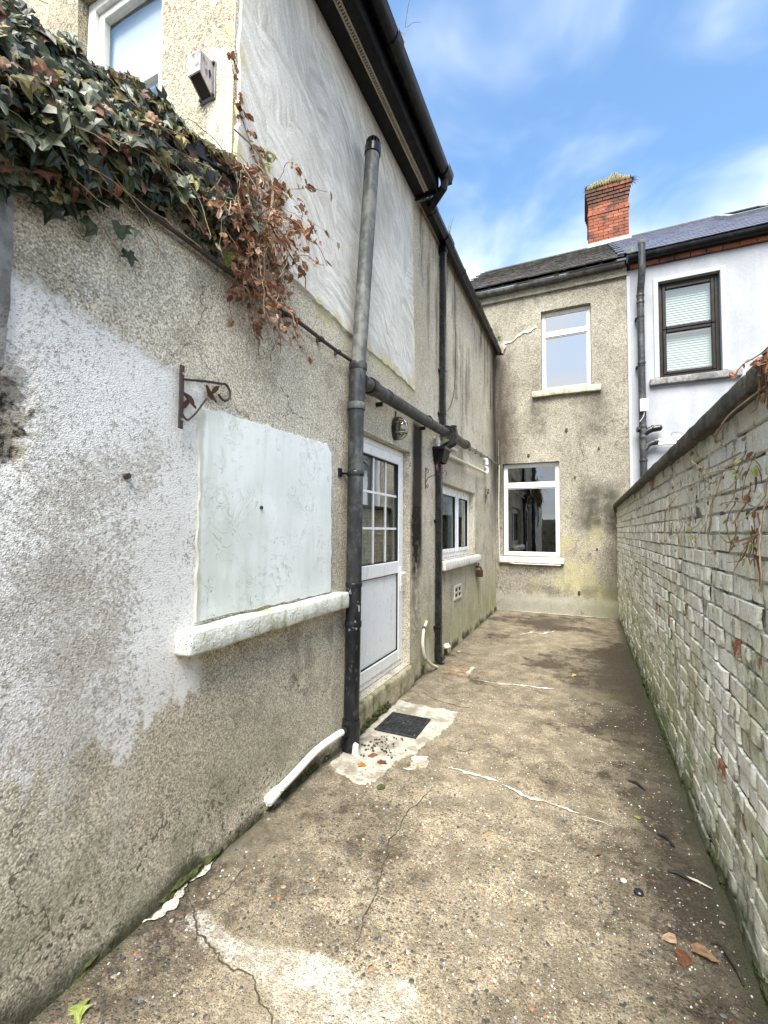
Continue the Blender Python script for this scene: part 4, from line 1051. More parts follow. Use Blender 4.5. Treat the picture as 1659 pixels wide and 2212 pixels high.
# ------------------------------------------------------------------ what stands behind the camera and shows in the glass
rw_ = thing('garden_wall', 'grey cement wall across the yard behind the camera, seen only in the window glass', 'wall', (0, -5.2, 0))
bm = roughbox(B(), -4.2, 4.0, -5.3, -5.05, -.03, 2.1, .3, .01, .01, 2.0); obj('wall_face', bm, 'step_concrete', rw_)
# ------------------------------------------------------------------ pipes and gutters
def ring(bm, c, r, h, axis=(0, 0, 1), seg=20, mi=0):
    c = Vector(c); a = Vector(axis).normalized(); e = h * .18
    return tube(bm, [c - a * h / 2, c - a * (h / 2 - e), c + a * (h / 2 - e), c + a * h / 2], [r * .955, r, r, r * .955], seg, True, mi)
# soil pipe with vent cap
P = [Vector(p) for p in ((-1.472, 2.715, -.02), (-1.488, 2.765, .85), (-1.49, 2.775, 1.12), (-1.492, 2.79, 1.91), (-1.493, 2.795, 2.40), (-1.492, 2.815, 2.70), (-1.430, 2.905, 4.40))]
soil = thing('soil_pipe', 'tall leaning soil vent pipe, grey above and black below, between blocked window and white door', 'pipe', P[0])
def seg_(a, c, r, mat, name='pipe_section'): return obj(name, tube(B(), [a, a.lerp(c, .5), c], r, 22), mat, soil)
seg_(P[0], P[2], .0545, 'pipe_chipped'); seg_(P[2], P[4], .055, 'pipe_charcoal'); seg_(P[4], P[5], .060, 'pipe_charcoal'); seg_(P[5], P[6], .055, 'pipe_grey')
ax = lambda i: (P[i + 1] - P[i])
for c, r, h, m_ in ((P[1], .0605, .045, 'pipe_black'), (P[2], .0605, .03, 'pipe_black'), (P[4], .066, .05, 'pipe_grey'), (P[5], .067, .055, 'pipe_charcoal'), (P[0] + Vector((0, 0, .14)), .063, .19, 'pipe_black')):
    obj('collar', ring(B(), c, r, h), m_, soil)
bm = ring(B(), P[3], .063, .035); tube(bm, [P[3] + Vector((-.05, -.03, 0)), P[3] + Vector((-.09, -.10, 0))], .009, 8); box(bm, XL, XL + .012, P[3].y - .125, P[3].y - .085, P[3].z - .03, P[3].z + .03); obj('clip', bm, 'pipe_black', soil)
d_ = ax(5).normalized(); top = P[6]
cap = obj('vent_cap', tube(B(), [top - d_ * .05, top - d_ * .045, top + d_ * .015, top + d_ * .02], [.058, .062, .062, .057], 22), 'pipe_black', soil)
bm = B(); u_ = d_.orthogonal().normalized(); v_ = d_.cross(u_)
for i in range(14):
    a = 2 * math.pi * i / 14; e_ = u_ * math.cos(a) + v_ * math.sin(a)
    tube(bm, [top + d_ * .015 + e_ * .053, top + d_ * .055 + e_ * .052, top + d_ * .078 + e_ * .036], .0055, 5)
tube(bm, [top + d_ * .075, top + d_ * .083, top + d_ * .088], [.041, .036, .015], 18); obj('cage', bm, 'pipe_black', cap)
bm = B(); tube(bm, [P[0] + Vector((.045, -.03, .03)), P[0] + Vector((.062, -.042, .035)), P[0] + Vector((.06, -.04, .09)), P[0] + Vector((.048, -.03, .10))], [.02, .028, .022, .005], 7); obj('cement_lump', bm, 'stone_chip', soil)
# boss and white waste pipe at its foot
wp = thing('waste_pipe', 'short white plastic waste pipe with screw cap lying low along the wall', 'pipe', (-1.5, 2.3, 0))
obj('pipe', tube(B(), bend([(-1.535, 1.985, .085), (-1.53, 2.10, .10), (-1.525, 2.38, .15), (-1.50, 2.60, .155), (-1.485, 2.69, .155)], .1), .0225, 16), 'waste_white', wp)
bm = tube(B(), [(-1.5365, 1.925, .075), (-1.5363, 1.93, .076), (-1.5355, 1.985, .085), (-1.5345, 2.02, .09)], [.028, .030, .030, .025], 16)
for a in (0, 1): 
    box(bm, -1.536 - (.02 if a else .003), -1.536 + (.02 if a else .003), 1.917, 1.927, .075 - (.003 if a else .02), .075 + (.003 if a else .02))
tube(bm, [(-1.50, 2.0, .105), (-1.50, 2.0, .12)], .012, 8); obj('screw_cap', bm, 'waste_white', wp)
obj('boss', ring(ring(B(), (-1.482, 2.672, .155), .031, .05, (.0, 1, 0)), (-1.482, 2.64, .155), .034, .02, (0, 1, 0)), 'pipe_black', wp)
# overhead pipe from the soil stack, above the door
op = thing('waste_pipe', 'thick black waste pipe running along the wall above the white door', 'pipe', (-1.47, 4.5, 2.55))
A, Z = Vector((-1.475, 2.86, 2.60)), Vector((-1.478, 6.02, 2.70))
obj('pipe', tube(B(), [A.lerp(Z, i / 8) + Vector((0, 0, -.006 * math.sin(i / 8 * 3.1))) for i in range(9)], .054, 20), 'pipe_charcoal', op)
dz = (Z - A).normalized()
for t_, r_, h_ in ((.045, .066, .10), (.14, .058, .012), (.985, .063, .10)): obj('collar', ring(B(), A + (Z - A) * t_, r_, h_, dz), 'pipe_black', op)
bm = tube(B(), [Z + dz * -.02, Z + dz * .04, Z + dz * .05], [.050, .050, .035], 18); obj('end_stop', bm, 'pipe_black', op)
for t_ in (.13, .47, .83):
    c = A + (Z - A) * t_; bm = B(); box(bm, XL, c.x - .03, c.y - .012, c.y + .012, c.z - .085, c.z - .05); ring(bm, c, .0575, .02, dz); obj('bracket', bm, 'pipe_black', op)
for y_, s_ in ((4.35, .02), (4.9, .022)):
    t = B(); bmesh.ops.create_icosphere(t, subdivisions=2, radius=s_)
    for v in t.verts: v.co = Vector((v.co.x, v.co.y * 2, v.co.z * .5)) + mnoise.noise_vector(v.co * 80) * .006 + Vector((-1.46, y_, A.z + (y_ - A.y) / (Z.y - A.y) * .1 + .052))
    obj('moss', t, 'moss', op)
# square black downpipe: gutter, offset over the thick pipe, hopper, shoe
dp = thing('downpipe', 'square black downpipe with hopper, from the upper gutter down to the ground', 'pipe', (-1.52, 4.85, 0))
sq = .066; DX = XL + .045
obj('pipe', sqtube(B(), [(DX, 5.03, 2.74), (DX, 5.04, 4.93)], sq, sq), 'pipe_black', dp)
obj('pipe', sqtube(B(), [(DX, 4.86, .10), (DX, 4.88, 1.4), (DX, 4.885, 2.30)], sq, sq), 'pipe_black', dp)
obj('swan_neck', sqtube(B(), [(DX, 5.03, 2.80), (DX, 5.03, 2.735), (-1.385, 5.04, 2.70), (-1.375, 5.04, 2.60), (-1.39, 5.02, 2.545), (DX + .01, 4.95, 2.46), (DX, 4.92, 2.42)], sq + .008, sq + .008), 'pipe_black', dp)
bm = B()
v8 = [bm.verts.new(p) for p in ((XL + .012, 4.80, 2.285), (XL + .105, 4.80, 2.285), (XL + .105, 4.97, 2.285), (XL + .012, 4.97, 2.285), (XL + .006, 4.76, 2.45), (XL + .145, 4.76, 2.45), (XL + .145, 5.02, 2.45), (XL + .006, 5.02, 2.45))]
for q in ((0, 1, 5, 4), (1, 2, 6, 5), (2, 3, 7, 6), (3, 0, 4, 7), (3, 2, 1, 0)): bm.faces.new([v8[i] for i in q])
box(bm, XL + .145, XL + .152, 4.752, 5.028, 2.43, 2.462); box(bm, XL + .006, XL + .145, 4.752, 4.76, 2.43, 2.462); box(bm, XL + .006, XL + .145, 5.02, 5.028, 2.43, 2.462)
bmesh.ops.solidify(bm, geom=[f for f in bm.faces[:5]], thickness=.004); obj('hopper', bm, 'pipe_black', dp)
for z_, y_ in ((3.42, 5.035), (4.86, 5.04), (2.90, 5.03), (1.62, 4.881), (.42, 4.866)):
    bm = box(B(), DX - .037, DX + .037, y_ - .037, y_ + .037, z_ - .014, z_ + .014, .005); box(bm, XL, XL + .012, y_ - .06, y_ + .06, z_ - .014, z_ + .014); obj('clip', bm, 'pipe_black', dp)
obj('shoe', sqtube(B(), [(DX, 4.862, .19), (DX, 4.86, .10), (DX + .05, 4.862, .045)], sq + .010, sq + .010), 'pipe_black', dp)
t = B(); bmesh.ops.create_icosphere(t, subdivisions=2, radius=.03)
for v in t.verts: v.co = Vector((v.co.x * 1.4, v.co.y * 1.6, v.co.z * .5)) + mnoise.noise_vector(v.co * 60) * .008 + Vector((-1.40, 5.06, 2.745))
obj('moss', t, 'moss', dp)
def gutter_profile(kind, w_, h_):
    if kind == 'square': return [(0, h_), (0, .012), (.012, 0), (w_ * .62, 0), (w_, h_ * .48), (w_, h_)]
    return [(w_ / 2 - w_ / 2 * math.cos(a), h_ - h_ * math.sin(a)) for a in (math.pi * i / 10 for i in range(11))]
def gutter(bm, prof, path, out_, th=.005):
    """prof: (outward, up); path: two points of the back lower edge; out_: outward unit vector"""
    a, c = Vector(path[0]), Vector(path[1]); o_ = Vector(out_); up = Vector((0, 0, 1))
    n = len(prof); cx = sum(p[0] for p in prof) / n
    inn = [(p[0] + (th if p[0] < cx else -th), max(p[1], th) if p[1] < max(q[1] for q in prof) - 1e-6 else p[1]) for p in prof]
    full = prof + inn[::-1]; R_ = [[bm.verts.new(e + o_ * p + up * q) for p, q in full] for e in (a, c)]; m_ = len(full)
    for i in range(m_): bm.faces.new((R_[0][i], R_[0][(i + 1) % m_], R_[1][(i + 1) % m_], R_[1][i]))
    for r_ in R_:
        for i in range(n - 1): bm.faces.new((r_[i], r_[i + 1], r_[m_ - 2 - i], r_[m_ - 1 - i]))
    return bm
# upper eaves gutter on the fascia
g1_ = thing('gutter', 'black plastic gutter along the boxed eaves of the upper floor, top of photo', 'gutter', (-1.25, 2, 5.0))
gx = XL + .270; gz = 5.005
obj('trough', gutter(B(), gutter_profile('sq', .125, .085), ((gx, 1.46, gz), (gx, 4.16, gz)), (1, 0, 0)), 'gutter_black', g1_, 40)
for y_ in (1.6, 2.82): obj('union', gutter(B(), gutter_profile('sq', .135, .09), ((gx - .001, y_ - .05, gz - .006), (gx - .001, y_ + .05, gz - .006)), (1, 0, 0), .004), 'gutter_black', g1_, 40)
bm = gutter(B(), gutter_profile('sq', .140, .10), ((gx - .001, 4.05, gz - .009), (gx - .001, 4.20, gz - .009)), (1, 0, 0), .004); box(bm, gx, gx + .12, 4.201, 4.207, gz, gz + .09); obj('outlet', bm, 'gutter_black', g1_, 40)
obj('offset_pipe', sqtube(B(), [(gx + .062, 4.13, gz + .0), (gx + .062, 4.13, gz - .06), (gx - .14, 4.30, gz - .09), (gx - .16, 4.33, gz - .02)], .07, .07), 'gutter_black', g1_)
# lower gutter against the wall
g2_ = thing('gutter', 'black gutter fixed straight to the far half of the side wall, sagging to the corner', 'gutter', (-1.45, 6.5, 4.97))
gx = XL + .026; gz = 4.955; prof = gutter_profile('square', .115, .085)
obj('trough', gutter(B(), prof, ((gx, 4.25, gz + .0), (gx, YB - .1, gz - .01)), (1, 0, 0)), 'gutter_black', g2_, 40)
for y_ in (4.5, 5.75, 6.7, 7.65): obj('union', gutter(B(), gutter_profile('square', .122, .09), ((gx - .001, y_ - .03, gz - .006), (gx - .001, y_ + .03, gz - .006)), (1, 0, 0), .004), 'gutter_black', g2_, 40)
bm = gutter(B(), gutter_profile('square', .13, .10), ((gx - .001, 4.93, gz - .012), (gx - .001, 5.16, gz - .012)), (1, 0, 0), .004); box(bm, DX - .045, DX + .045, 4.985, 5.085, 4.88, gz - .012, .006); obj('outlet', bm, 'gutter_black', g2_, 40)
bm = box(B(), gx, gx + .115, YB - .10, YB - .092, gz - .012, gz + .075); obj('stop_end', bm, 'gutter_black', g2_)
# house gutter and the neighbour's
g3g = thing('gutter', 'old grey cast-iron gutter along the slate eaves of the bare house', 'gutter', (-.5, YB - .15, 6.15))
x_ = XL - .5; k = 0; rs_ = random.Random(4)
while x_ < XB - .05:
    L = min(.92, XB - .01 - x_); dz_ = rs_.uniform(-.008, .008) + (.02 if -.9 < x_ < .1 else 0)
    obj('trough', gutter(B(), gutter_profile('r', .125, .075), ((x_, YB - .058, 6.155 + dz_), (x_ + L, YB - .058, 6.155 + dz_ + rs_.uniform(-.012, .012))), (0, -1, 0), .008), 'gutter_old', g3g, 40)
    obj('union', gutter(B(), gutter_profile('r', .14, .085), ((x_ - .025, YB - .056, 6.148 + dz_), (x_ + .025, YB - .056, 6.148 + dz_)), (0, -1, 0), .006), 'gutter_old', g3g, 40); x_ += L
g4g = thing('gutter', 'black half-round gutter over red eaves bricks of the pale neighbouring house', 'gutter', (3, YB - .15, 6.2))
obj('trough', gutter(B(), gutter_profile('r', .14, .095), ((XB + .01, YB - .062, 6.205), (6.5, YB - .062, 6.215)), (0, -1, 0), .006), 'gutter_black', g4g, 40)
obj('union', gutter(B(), gutter_profile('r', .15, .10), ((XB + .005, YB - .060, 6.20), (XB + .08, YB - .060, 6.20)), (0, -1, 0), .006), 'gutter_black', g4g, 40)
obj('end_plate', box(B(), XB + .0, XB + .008, YB - .21, YB - .062, 6.205, 6.30), 'gutter_black', g4g)
# neighbour's soil stack
ns = thing('soil_pipe', 'dark grey soil stack with branch fittings on the pale neighbouring house', 'pipe', (.93, YB - .12, 0))
nx, ny = .925, YB - .13
obj('pipe_section', tube(B(), [(nx, ny, .0), (nx, ny, 3.0)], .055, 20), 'pipe_charcoal', ns); obj('pipe_section', tube(B(), [(nx, ny, 3.0), (nx, ny, 5.45)], .055, 20), 'pipe_charcoal', ns)
obj('offset', tube(B(), bend([(nx, ny, 5.45), (nx, ny, 5.62), (nx + .02, ny - .13, 5.95), (nx + .02, ny - .13, 6.45)], .1, 6), .056, 20), 'pipe_charcoal', ns)
for z_ in (5.46, 5.58, 4.40, 3.30, 3.12, 2.72): obj('collar', ring(B(), (nx, ny, z_), .063, .045), 'pipe_charcoal', ns)
bm = ring(B(), (nx + .02, ny - .13, 6.43), .062, .06)
for i in range(9):
    a = 2 * math.pi * i / 9; tube(bm, [(nx + .02 + .05 * math.cos(a), ny - .13 + .05 * math.sin(a), 6.45), (nx + .02 + .05 * math.cos(a), ny - .13 + .05 * math.sin(a), 6.50 + .015 * (i % 2))], .008, 5)
obj('vent_cap', bm, 'pipe_grey', ns)
for z_ in (5.25, 4.40): obj('clip', box(ring(B(), (nx, ny, z_ - .05), .059, .02), nx - .085, nx - .05, ny - .01, YB - .012, z_ - .06, z_ - .04), 'pipe_black', ns)
bm = tube(B(), bend([(nx, ny, 3.16), (nx + .10, ny, 3.245), (nx + .25, ny, 3.26)], .06), .053, 18); ring(bm, (nx + .14, ny, 3.255), .061, .03, (1, 0, 0)); tube(bm, [(nx + .245, ny, 3.26), (nx + .27, ny, 3.26), (nx + .288, ny, 3.26)], [.053, .042, .01], 18); tube(bm, [(nx - .05, ny - .02, 3.25), (nx - .09, ny - .03, 3.25)], .045, 14); obj('branch', bm, 'pipe_black', ns)
bm = tube(B(), bend([(nx, ny, 2.87), (nx + .08, ny, 3.0), (nx + .20, ny, 3.03)], .06), .045, 18); ring(bm, (nx + .19, ny, 3.03), .056, .06, (1, 0, 0)); obj('branch', bm, 'pipe_charcoal', ns)
w1 = thing('waste_pipe', 'white waste pipe with an upward bend leaving the dark stack on neighbouring house', 'pipe', (1.2, ny, 3.05))
obj('pipe', tube(B(), bend([(nx + .21, ny, 3.05), (nx + .63, ny, 3.04), (nx + .98, ny, 3.36), (nx + 1.02, YB, 3.40)], .05), .020, 12), 'waste_white', w1)
obj('socket', ring(B(), (nx + .235, ny, 3.05), .026, .05, (1, 0, 0)), 'waste_white', w1)
w2_ = thing('waste_pipe', 'straight white waste pipe, lower of two leaving the dark stack', 'pipe', (1.2, ny, 3.0))
obj('pipe', tube(B(), [(nx + .21, ny, 2.985), (nx + 1.6, ny, 2.955)], .020, 12), 'waste_white', w2_)
obj('socket', ring(B(), (nx + .235, ny, 2.985), .026, .05, (1, 0, 0)), 'waste_white', w2_)
jb = thing('junction_box', 'small white plastic junction box strapped to the dark soil stack', 'box', (nx + .01, ny - .08, 3.6))
obj('box', box(B(), nx - .045, nx + .075, ny - .105, ny - .057, 3.545, 3.755, .006), 'pvc_white', jb)
obj('cable', tube(B(), bend([(nx + .02, ny - .075, 3.55), (nx + .01, ny - .07, 3.46), (nx - .05, ny - .05, 3.38)], .05), .006, 6), 'cable_white', jb)

# ------------------------------------------------------------------ small pipes and cables
cd = thing('conduit', 'thin black iron pipe clipped along the wall from the ivy to the soil pipe', 'pipe', (-1.53, 1.9, 2.7))
cx_ = XL + .035
obj('pipe', tube(B(), [(cx_, .98 + i * .18, 2.735 + .004 * math.sin(i * 1.3)) for i in range(11)], .0125, 10), 'iron_dark', cd)
for y_ in (1.72, 2.02, 2.38, 2.60):
    bm = ring(B(), (cx_, y_, 2.735), .017, .022, (0, 1, 0), 12); box(bm, XL - .005, cx_ - .01, y_ - .008, y_ + .008, 2.722, 2.75); obj('clip', bm, 'iron_dark', cd)
obj('end_cap', ring(B(), (cx_, .985, 2.737), .018, .03, (0, 1, 0), 10), 'waste_white', cd)
wl = thing('overflow_pipe', 'cream waste pipe with grime below the hopper, running above the side window', 'pipe', (-1.5, 6.3, 2.4))
ox = XL + .045
obj('pipe', tube(B(), bend([(ox + .02, 5.0, 2.43), (ox + .01, 5.3, 2.44), (ox, 7.55, 2.50)], .04), .021, 12), 'waste_cream', wl)
bm = tube(B(), bend([(ox, 7.50, 2.50), (ox, 7.62, 2.50), (ox, 7.66, 2.60), (XL, 7.68, 2.62)], .05), .027, 12); obj('elbow', bm, 'waste_white', wl)
w3 = thing('overflow_pipe', 'short white pipe with elbow dropping into the black hopper', 'pipe', (-1.5, 4.8, 2.5))
obj('pipe', tube(B(), bend([(XL, 4.86, 2.575), (XL + .05, 4.82, 2.575), (XL + .055, 4.81, 2.44)], .03), .019, 12), 'waste_white', w3); obj('elbow', ring(B(), (XL + .055, 4.81, 2.52), .024, .035), 'waste_white', w3)
w4 = thing('overflow_pipe', 'short pale pipe tucked under the end of the thick black pipe', 'pipe', (-1.5, 5.4, 2.5))
obj('pipe', tube(B(), bend([(XL + .03, 5.15, 2.56), (XL + .035, 5.70, 2.575), (XL, 5.76, 2.60)], .03), .019, 12), 'waste_white', w4); obj('elbow', ring(B(), (XL + .034, 5.66, 2.574), .024, .04, (0, 1, 0)), 'waste_white', w4)
w5 = thing('overflow_pipe', 'stubby white pipe elbow poking from the wall near the inner corner', 'pipe', (-1.5, 7.7, 2.6))
obj('pipe', tube(B(), bend([(XL, 7.55, 2.74), (XL + .06, 7.55, 2.74), (XL + .06, 7.55, 2.64)], .03), .024, 12), 'waste_white', w5); obj('elbow', ring(B(), (XL + .06, 7.55, 2.66), .029, .03), 'waste_white', w5)
cp = thing('copper_pipe', 'pair of thin grey copper pipes clipped along the wall to the corner', 'pipe', (-1.53, 7.3, 2.75))
obj('pipe', tube(B(), [(XL + .025, 6.0, 2.715), (XL + .025, 8.3, 2.80), (XL + .06, YB - .04, 2.815)], .010, 8), 'copper_grey', cp); obj('pipe', tube(B(), [(XL + .025, 6.0, 2.745), (XL + .025, 8.4, 2.83)], .010, 8), 'copper_grey', cp)
obj('riser', tube(B(), [(XL + .06, YB - .04, 2.80), (XL + .06, YB - .04, 3.28)], .010, 8), 'copper_grey', cp)
for y_ in (6.5, 6.9, 7.3, 7.8, 8.2): obj('clip', box(B(), XL, XL + .038, y_ - .01, y_ + .01, 2.725 + (y_ - 6) * .037 - .03, 2.725 + (y_ - 6) * .037 + .04), 'copper_grey', cp)
for z_ in (2.98, 3.15): obj('clip', ring(B(), (XL + .06, YB - .04, z_), .016, .02), 'copper_grey', cp)
cb_ = thing('cable', 'thin black cable hanging down the wall beside the square downpipe', 'cable', (-1.55, 5.6, 3))
obj('wire', tube(B(), bend([(XL + .03, 5.62, 5.0), (XL + .012, 5.70, 4.3), (XL + .012, 5.73, 3.7), (XL + .012, 5.66, 3.35), (XL + .02, 5.42, 3.06), (XL + .03, 5.10, 2.93)], .3), .0042, 6), 'cable_black', cb_)
cb2 = thing('cable', 'white cable running down the inner corner to the lower window sill', 'cable', (-1.52, 8.6, 1.8))
obj('wire', tube(B(), bend([(XL + .07, YB - .02, 2.80), (XL + .055, YB - .02, 1.9), (XL + .065, YB - .02, 1.05), (XL + .11, YB - .03, .93), (-1.2, YB - .09, .905), (-.4, YB - .09, .90)], .05), .008, 6), 'cable_white', cb2)
ho = thing('hose', 'bent cream drain hose coming out of the wall beside the downpipe foot', 'hose', (-1.5, 4.5, 0))
obj('tube', tube(B(), bend([(XL - .02, 4.62, .52), (XL + .02, 4.52, .535), (XL + .045, 4.36, .50), (XL + .05, 4.30, .36), (XL + .055, 4.36, .20), (XL + .07, 4.55, .08), (XL + .085, 4.68, .025)], .10), .0165, 12), 'waste_cream', ho)
for c, a in (((XL + .055, 4.37, .19), (.1, .5, -.8)), ((XL + .044, 4.37, .505), (0, 1, .2))): obj('clip', ring(B(), c, .021, .02, a, 12), 'copper_grey', ho)

# ------------------------------------------------------------------ lamp, brackets, fittings
lp = thing('wall_lamp', 'oval bulkhead lamp with metal cage on the wall above the door', 'lamp', (XL, 3.6, 2.4))
LY, LZ = 3.66, 2.43
bm = B(); n = 24; pr = [(math.cos(2 * math.pi * i / n) * .062, math.sin(2 * math.pi * i / n) * .105) for i in range(n)]
poly(bm, [(XL - .01, LY + a, LZ + c) for a, c in pr], .045, (1, 0, 0)); obj('base', bm, 'lamp_black', lp)
bm = B(); rings = []
for k in range(6):
    t_ = k / 5 * math.pi / 2; s_ = .80 * math.cos(t_) ** .55 if k < 5 else .05
    rings.append([bm.verts.new((XL + .036 + .085 * math.sin(t_), LY + a * s_, LZ + c * s_)) for a, c in pr])
for r0, r1 in zip(rings, rings[1:]):
    for i in range(n): bm.faces.new((r0[i], r0[(i + 1) % n], r1[(i + 1) % n], r1[i]))
bm.faces.new(rings[-1]); obj('glass_bowl', bm, 'glass_lamp', lp, 60)
obj('reflector', poly(B(), [(XL + .036, LY + a * .7, LZ + c * .7) for a, c in pr], .004, (1, 0, 0)), 'lamp_metal', lp)
bm = B()
def hoop(pts): tube(bm, pts, .0042, 6)
for oy in (-.022, .022): hoop([(XL + .036 + .095 * math.sin(t_), LY + oy, LZ + .1 * math.cos(t_)) for t_ in (math.pi * i / 12 for i in range(13))])
for oz in (-.045, .045): hoop([(XL + .036 + .092 * math.sin(t_), LY + .058 * math.cos(t_), LZ + oz) for t_ in (math.pi * i / 10 for i in range(11))])
obj('cage', bm, 'lamp_metal', lp)
tube(bm := B(), [(XL + .01, LY, LZ + .10), (XL + .012, LY + .01, LZ + .16)], .009, 8); obj('cable_entry', bm, 'lamp_black', lp)

def bird(bm, c, ang, s, flip=1):
    """flat steel bird: body with beak and tail, and one raised wing"""
    body = [(-.52, .42), (-.44, .52), (-.34, .50), (-.20, .34), (.02, .16), (.30, -.10), (.62, -.52), (.50, -.55), (.30, -.42), (.0, -.40), (-.24, -.22), (-.36, .05), (-.42, .28)]
    wing = [(.02, .10), (.10, .36), (.30, .62), (.74, .80), (.62, .42), (.36, .14), (.16, .02)]
    ca, sa = math.cos(ang), math.sin(ang)
    for o_, x0 in ((body, .0), (wing, .004)):
        poly(bm, [(c[0] + x0, c[1] + flip * s * (p * ca - q * sa), c[2] + s * (p * sa + q * ca)) for p, q in o_], .003, (1, 0, 0))
    return bm
def hanging_bracket(label, y, z, x, s, sp=None):
    """wall strap with a scrolled arm and two birds; the arm lies near the wall plane"""
    t = thing('hanging_bracket', label, 'bracket', (x, y, z), 'bird plant brackets')
    obj('wall_strap', box(B(), x - .004, x + .004, y - .011 * s, y + .011 * s, z - .27 * s, z, .0015), 'iron_dark', t)
    for dz_ in (.037, .232): 
        bm = B(); tube(bm, [(x + .003, y, z - dz_ * s), (x + .009, y, z - dz_ * s)], .006 * s, 8); obj('screw', bm, 'lamp_metal', t)
    pts = [(x, y, z - .060 * s), (x, y + .13 * s, z - .028 * s), (x, y + .225 * s, z - .010 * s)]
    hk = [(x, y + (.240 + .038 * math.sin(a)) * s, z + (-.045 + .040 * math.cos(a)) * s) for a in (i * .42 for i in range(11))]
    obj('arm', tube(B(), pts + hk, .0058 * s, 8), 'iron_dark', t)
    sc_ = bend([(x, y + .006 * s, z - .16 * s), (x, y + .004 * s, z - .205 * s), (x, y + .032 * s, z - .232 * s), (x, y + .075 * s, z - .19 * s), (x, y + .135 * s, z - .105 * s)], .05, 6)
    obj('scroll', tube(B(), sc_, .0045 * s, 8), 'iron_dark', t)
    obj('bird', bird(B(), (x - .002, y + .160 * s, z - .075 * s), .0, .062 * s), 'iron_rust', t)
    obj('bird', bird(B(), (x - .002, y + .040 * s, z - .135 * s), -1.75, .062 * s, -1), 'iron_rust', t)
    return t
hanging_bracket('scrolled iron plant bracket with two rusty birds above the blocked-up window', 1.318, 2.195, -1.538, 1.0)
hanging_bracket('small dark bird bracket on the wall beside the inner corner, beyond the side window', 7.55, 2.26, -1.53, 1.05)
lb = thing('hanging_bracket', 'curly wire bracket with dull red ladybird, beside the hopper', 'bracket', (-1.54, 4.47, 2.1))
x = -1.542
obj('wall_strap', box(B(), x - .003, x + .003, 4.463, 4.477, 1.955, 2.185, .001), 'iron_dark', lb)
ax_, ay = x, 4.47
bm = tube(B(), bend([(x, ay, 2.02), (x + .01, ay + .05, 2.085), (x + .06, ay + .15, 2.12), (x + .12, ay + .26, 2.155)], .04), .004, 6)
for c, sgn, r_ in (((ay + .045, 2.155), 1, .028), ((ay + .045, 1.995), -1, .026)):
    tube(bm, [(x + .003, c[0] + r_ * math.cos(a) * 1.2, c[1] + sgn * r_ * math.sin(a)) for a in (3.4 - i * .45 for i in range(11))], .0035, 6)
tube(bm, [(x + .13 + .01 * math.cos(a), ay + .285 + .028 * math.cos(a), 2.155 + .028 * math.sin(a)) for a in (3.1 - i * .45 for i in range(11))], .0035, 6)
tube(bm, bend([(x + .12, ay + .0, 2.16), (x + .10, ay + .10, 2.10), (x + .10, ay + .2, 2.14)], .04), .0035, 6)
obj('scroll', bm, 'iron_rust', lb)
bm = B(); bmesh.ops.create_uvsphere(bm, u_segments=14, v_segments=8, radius=.5)
for v in bm.verts: v.co = Vector((x + .085 + v.co.x * .03, ay + .135 + v.co.y * .075, 2.185 + v.co.z * .10))
tube(bm, [(x + .085, ay + .12, 2.23), (x + .09, ay + .105, 2.262)], .003, 5); tube(bm, [(x + .085, ay + .15, 2.23), (x + .09, ay + .165, 2.262)], .003, 5)
obj('ladybird', bm, 'ladybird_red', lb)
# flaking metal bracket on the end wall
mb = thing('mounting_bracket', 'wedge-shaped metal bracket with flaking pale paint on the upper end wall', 'bracket', (-1.72, EY, 3.8))
mx0, mx1 = -1.768, -1.692; mzt, mzb = 3.880, 3.700; md = .088
obj('back_plate', box(B(), mx0 - .012, mx1 + .014, EY - .010, EY + .003, mzb - .012, mzt + .008, .003), 'mount_metal', mb)
for xx in (mx0 - .004, mx1 + .007):
    for zz2 in (mzb + .002, mzt - .008): tube(bm := B(), [(xx, EY - .009, zz2), (xx, EY - .020, zz2)], .0065, 7); obj('bolt', bm, 'iron_dark', mb)
for xx in (mx0, mx1 - .005):
    sp_ = obj('side_plate', poly(B(), [(xx, EY - .0105, mzb), (xx, EY - .0105, mzt), (xx, EY - md, mzt - .018), (xx, EY - md, mzt - .125)], .005, (1, 0, 0)), 'mount_paint', mb)
for k_ in range(3):
    q_ = [(mx1 + .0005, EY - .03 - .010 * math.cos(a_), mzt - .085 + .026 * math.sin(a_)) for a_ in (.5, 1.6, 3.1, 4.9)]
obj('slot', poly(B(), q_, .001, (1, 0, 0)), 'mount_shade', mb)  # flat patch coloured like the shade inside a slot
obj('top_plate', poly(B(), [(mx0 + .0055, EY - .0105, mzt - .006), (mx1 - .0055, EY - .0105, mzt - .006), (mx1 - .0055, EY - md + .001, mzt - .024), (mx0 + .0055, EY - md + .001, mzt - .024)], .005, (0, 0, 1)), 'mount_paint', mb)
obj('front_plate', box(B(), mx0 - .004, mx1 + .004, EY - md - .008, EY - md - .0005, mzt - .128, mzt - .014, .002), 'mount_paint', mb)
obj('sloping_plate', poly(B(), [(mx0 + .0055, EY - .012, mzb + .004), (mx1 - .0055, EY - .012, mzb + .004), (mx1 - .0055, EY - md + .001, mzt - .12), (mx0 + .0055, EY - md + .001, mzt - .12)], .004, (0, .8, .6)), 'mount_shade', mb)  # solid plate, shade of the underside painted into its colour
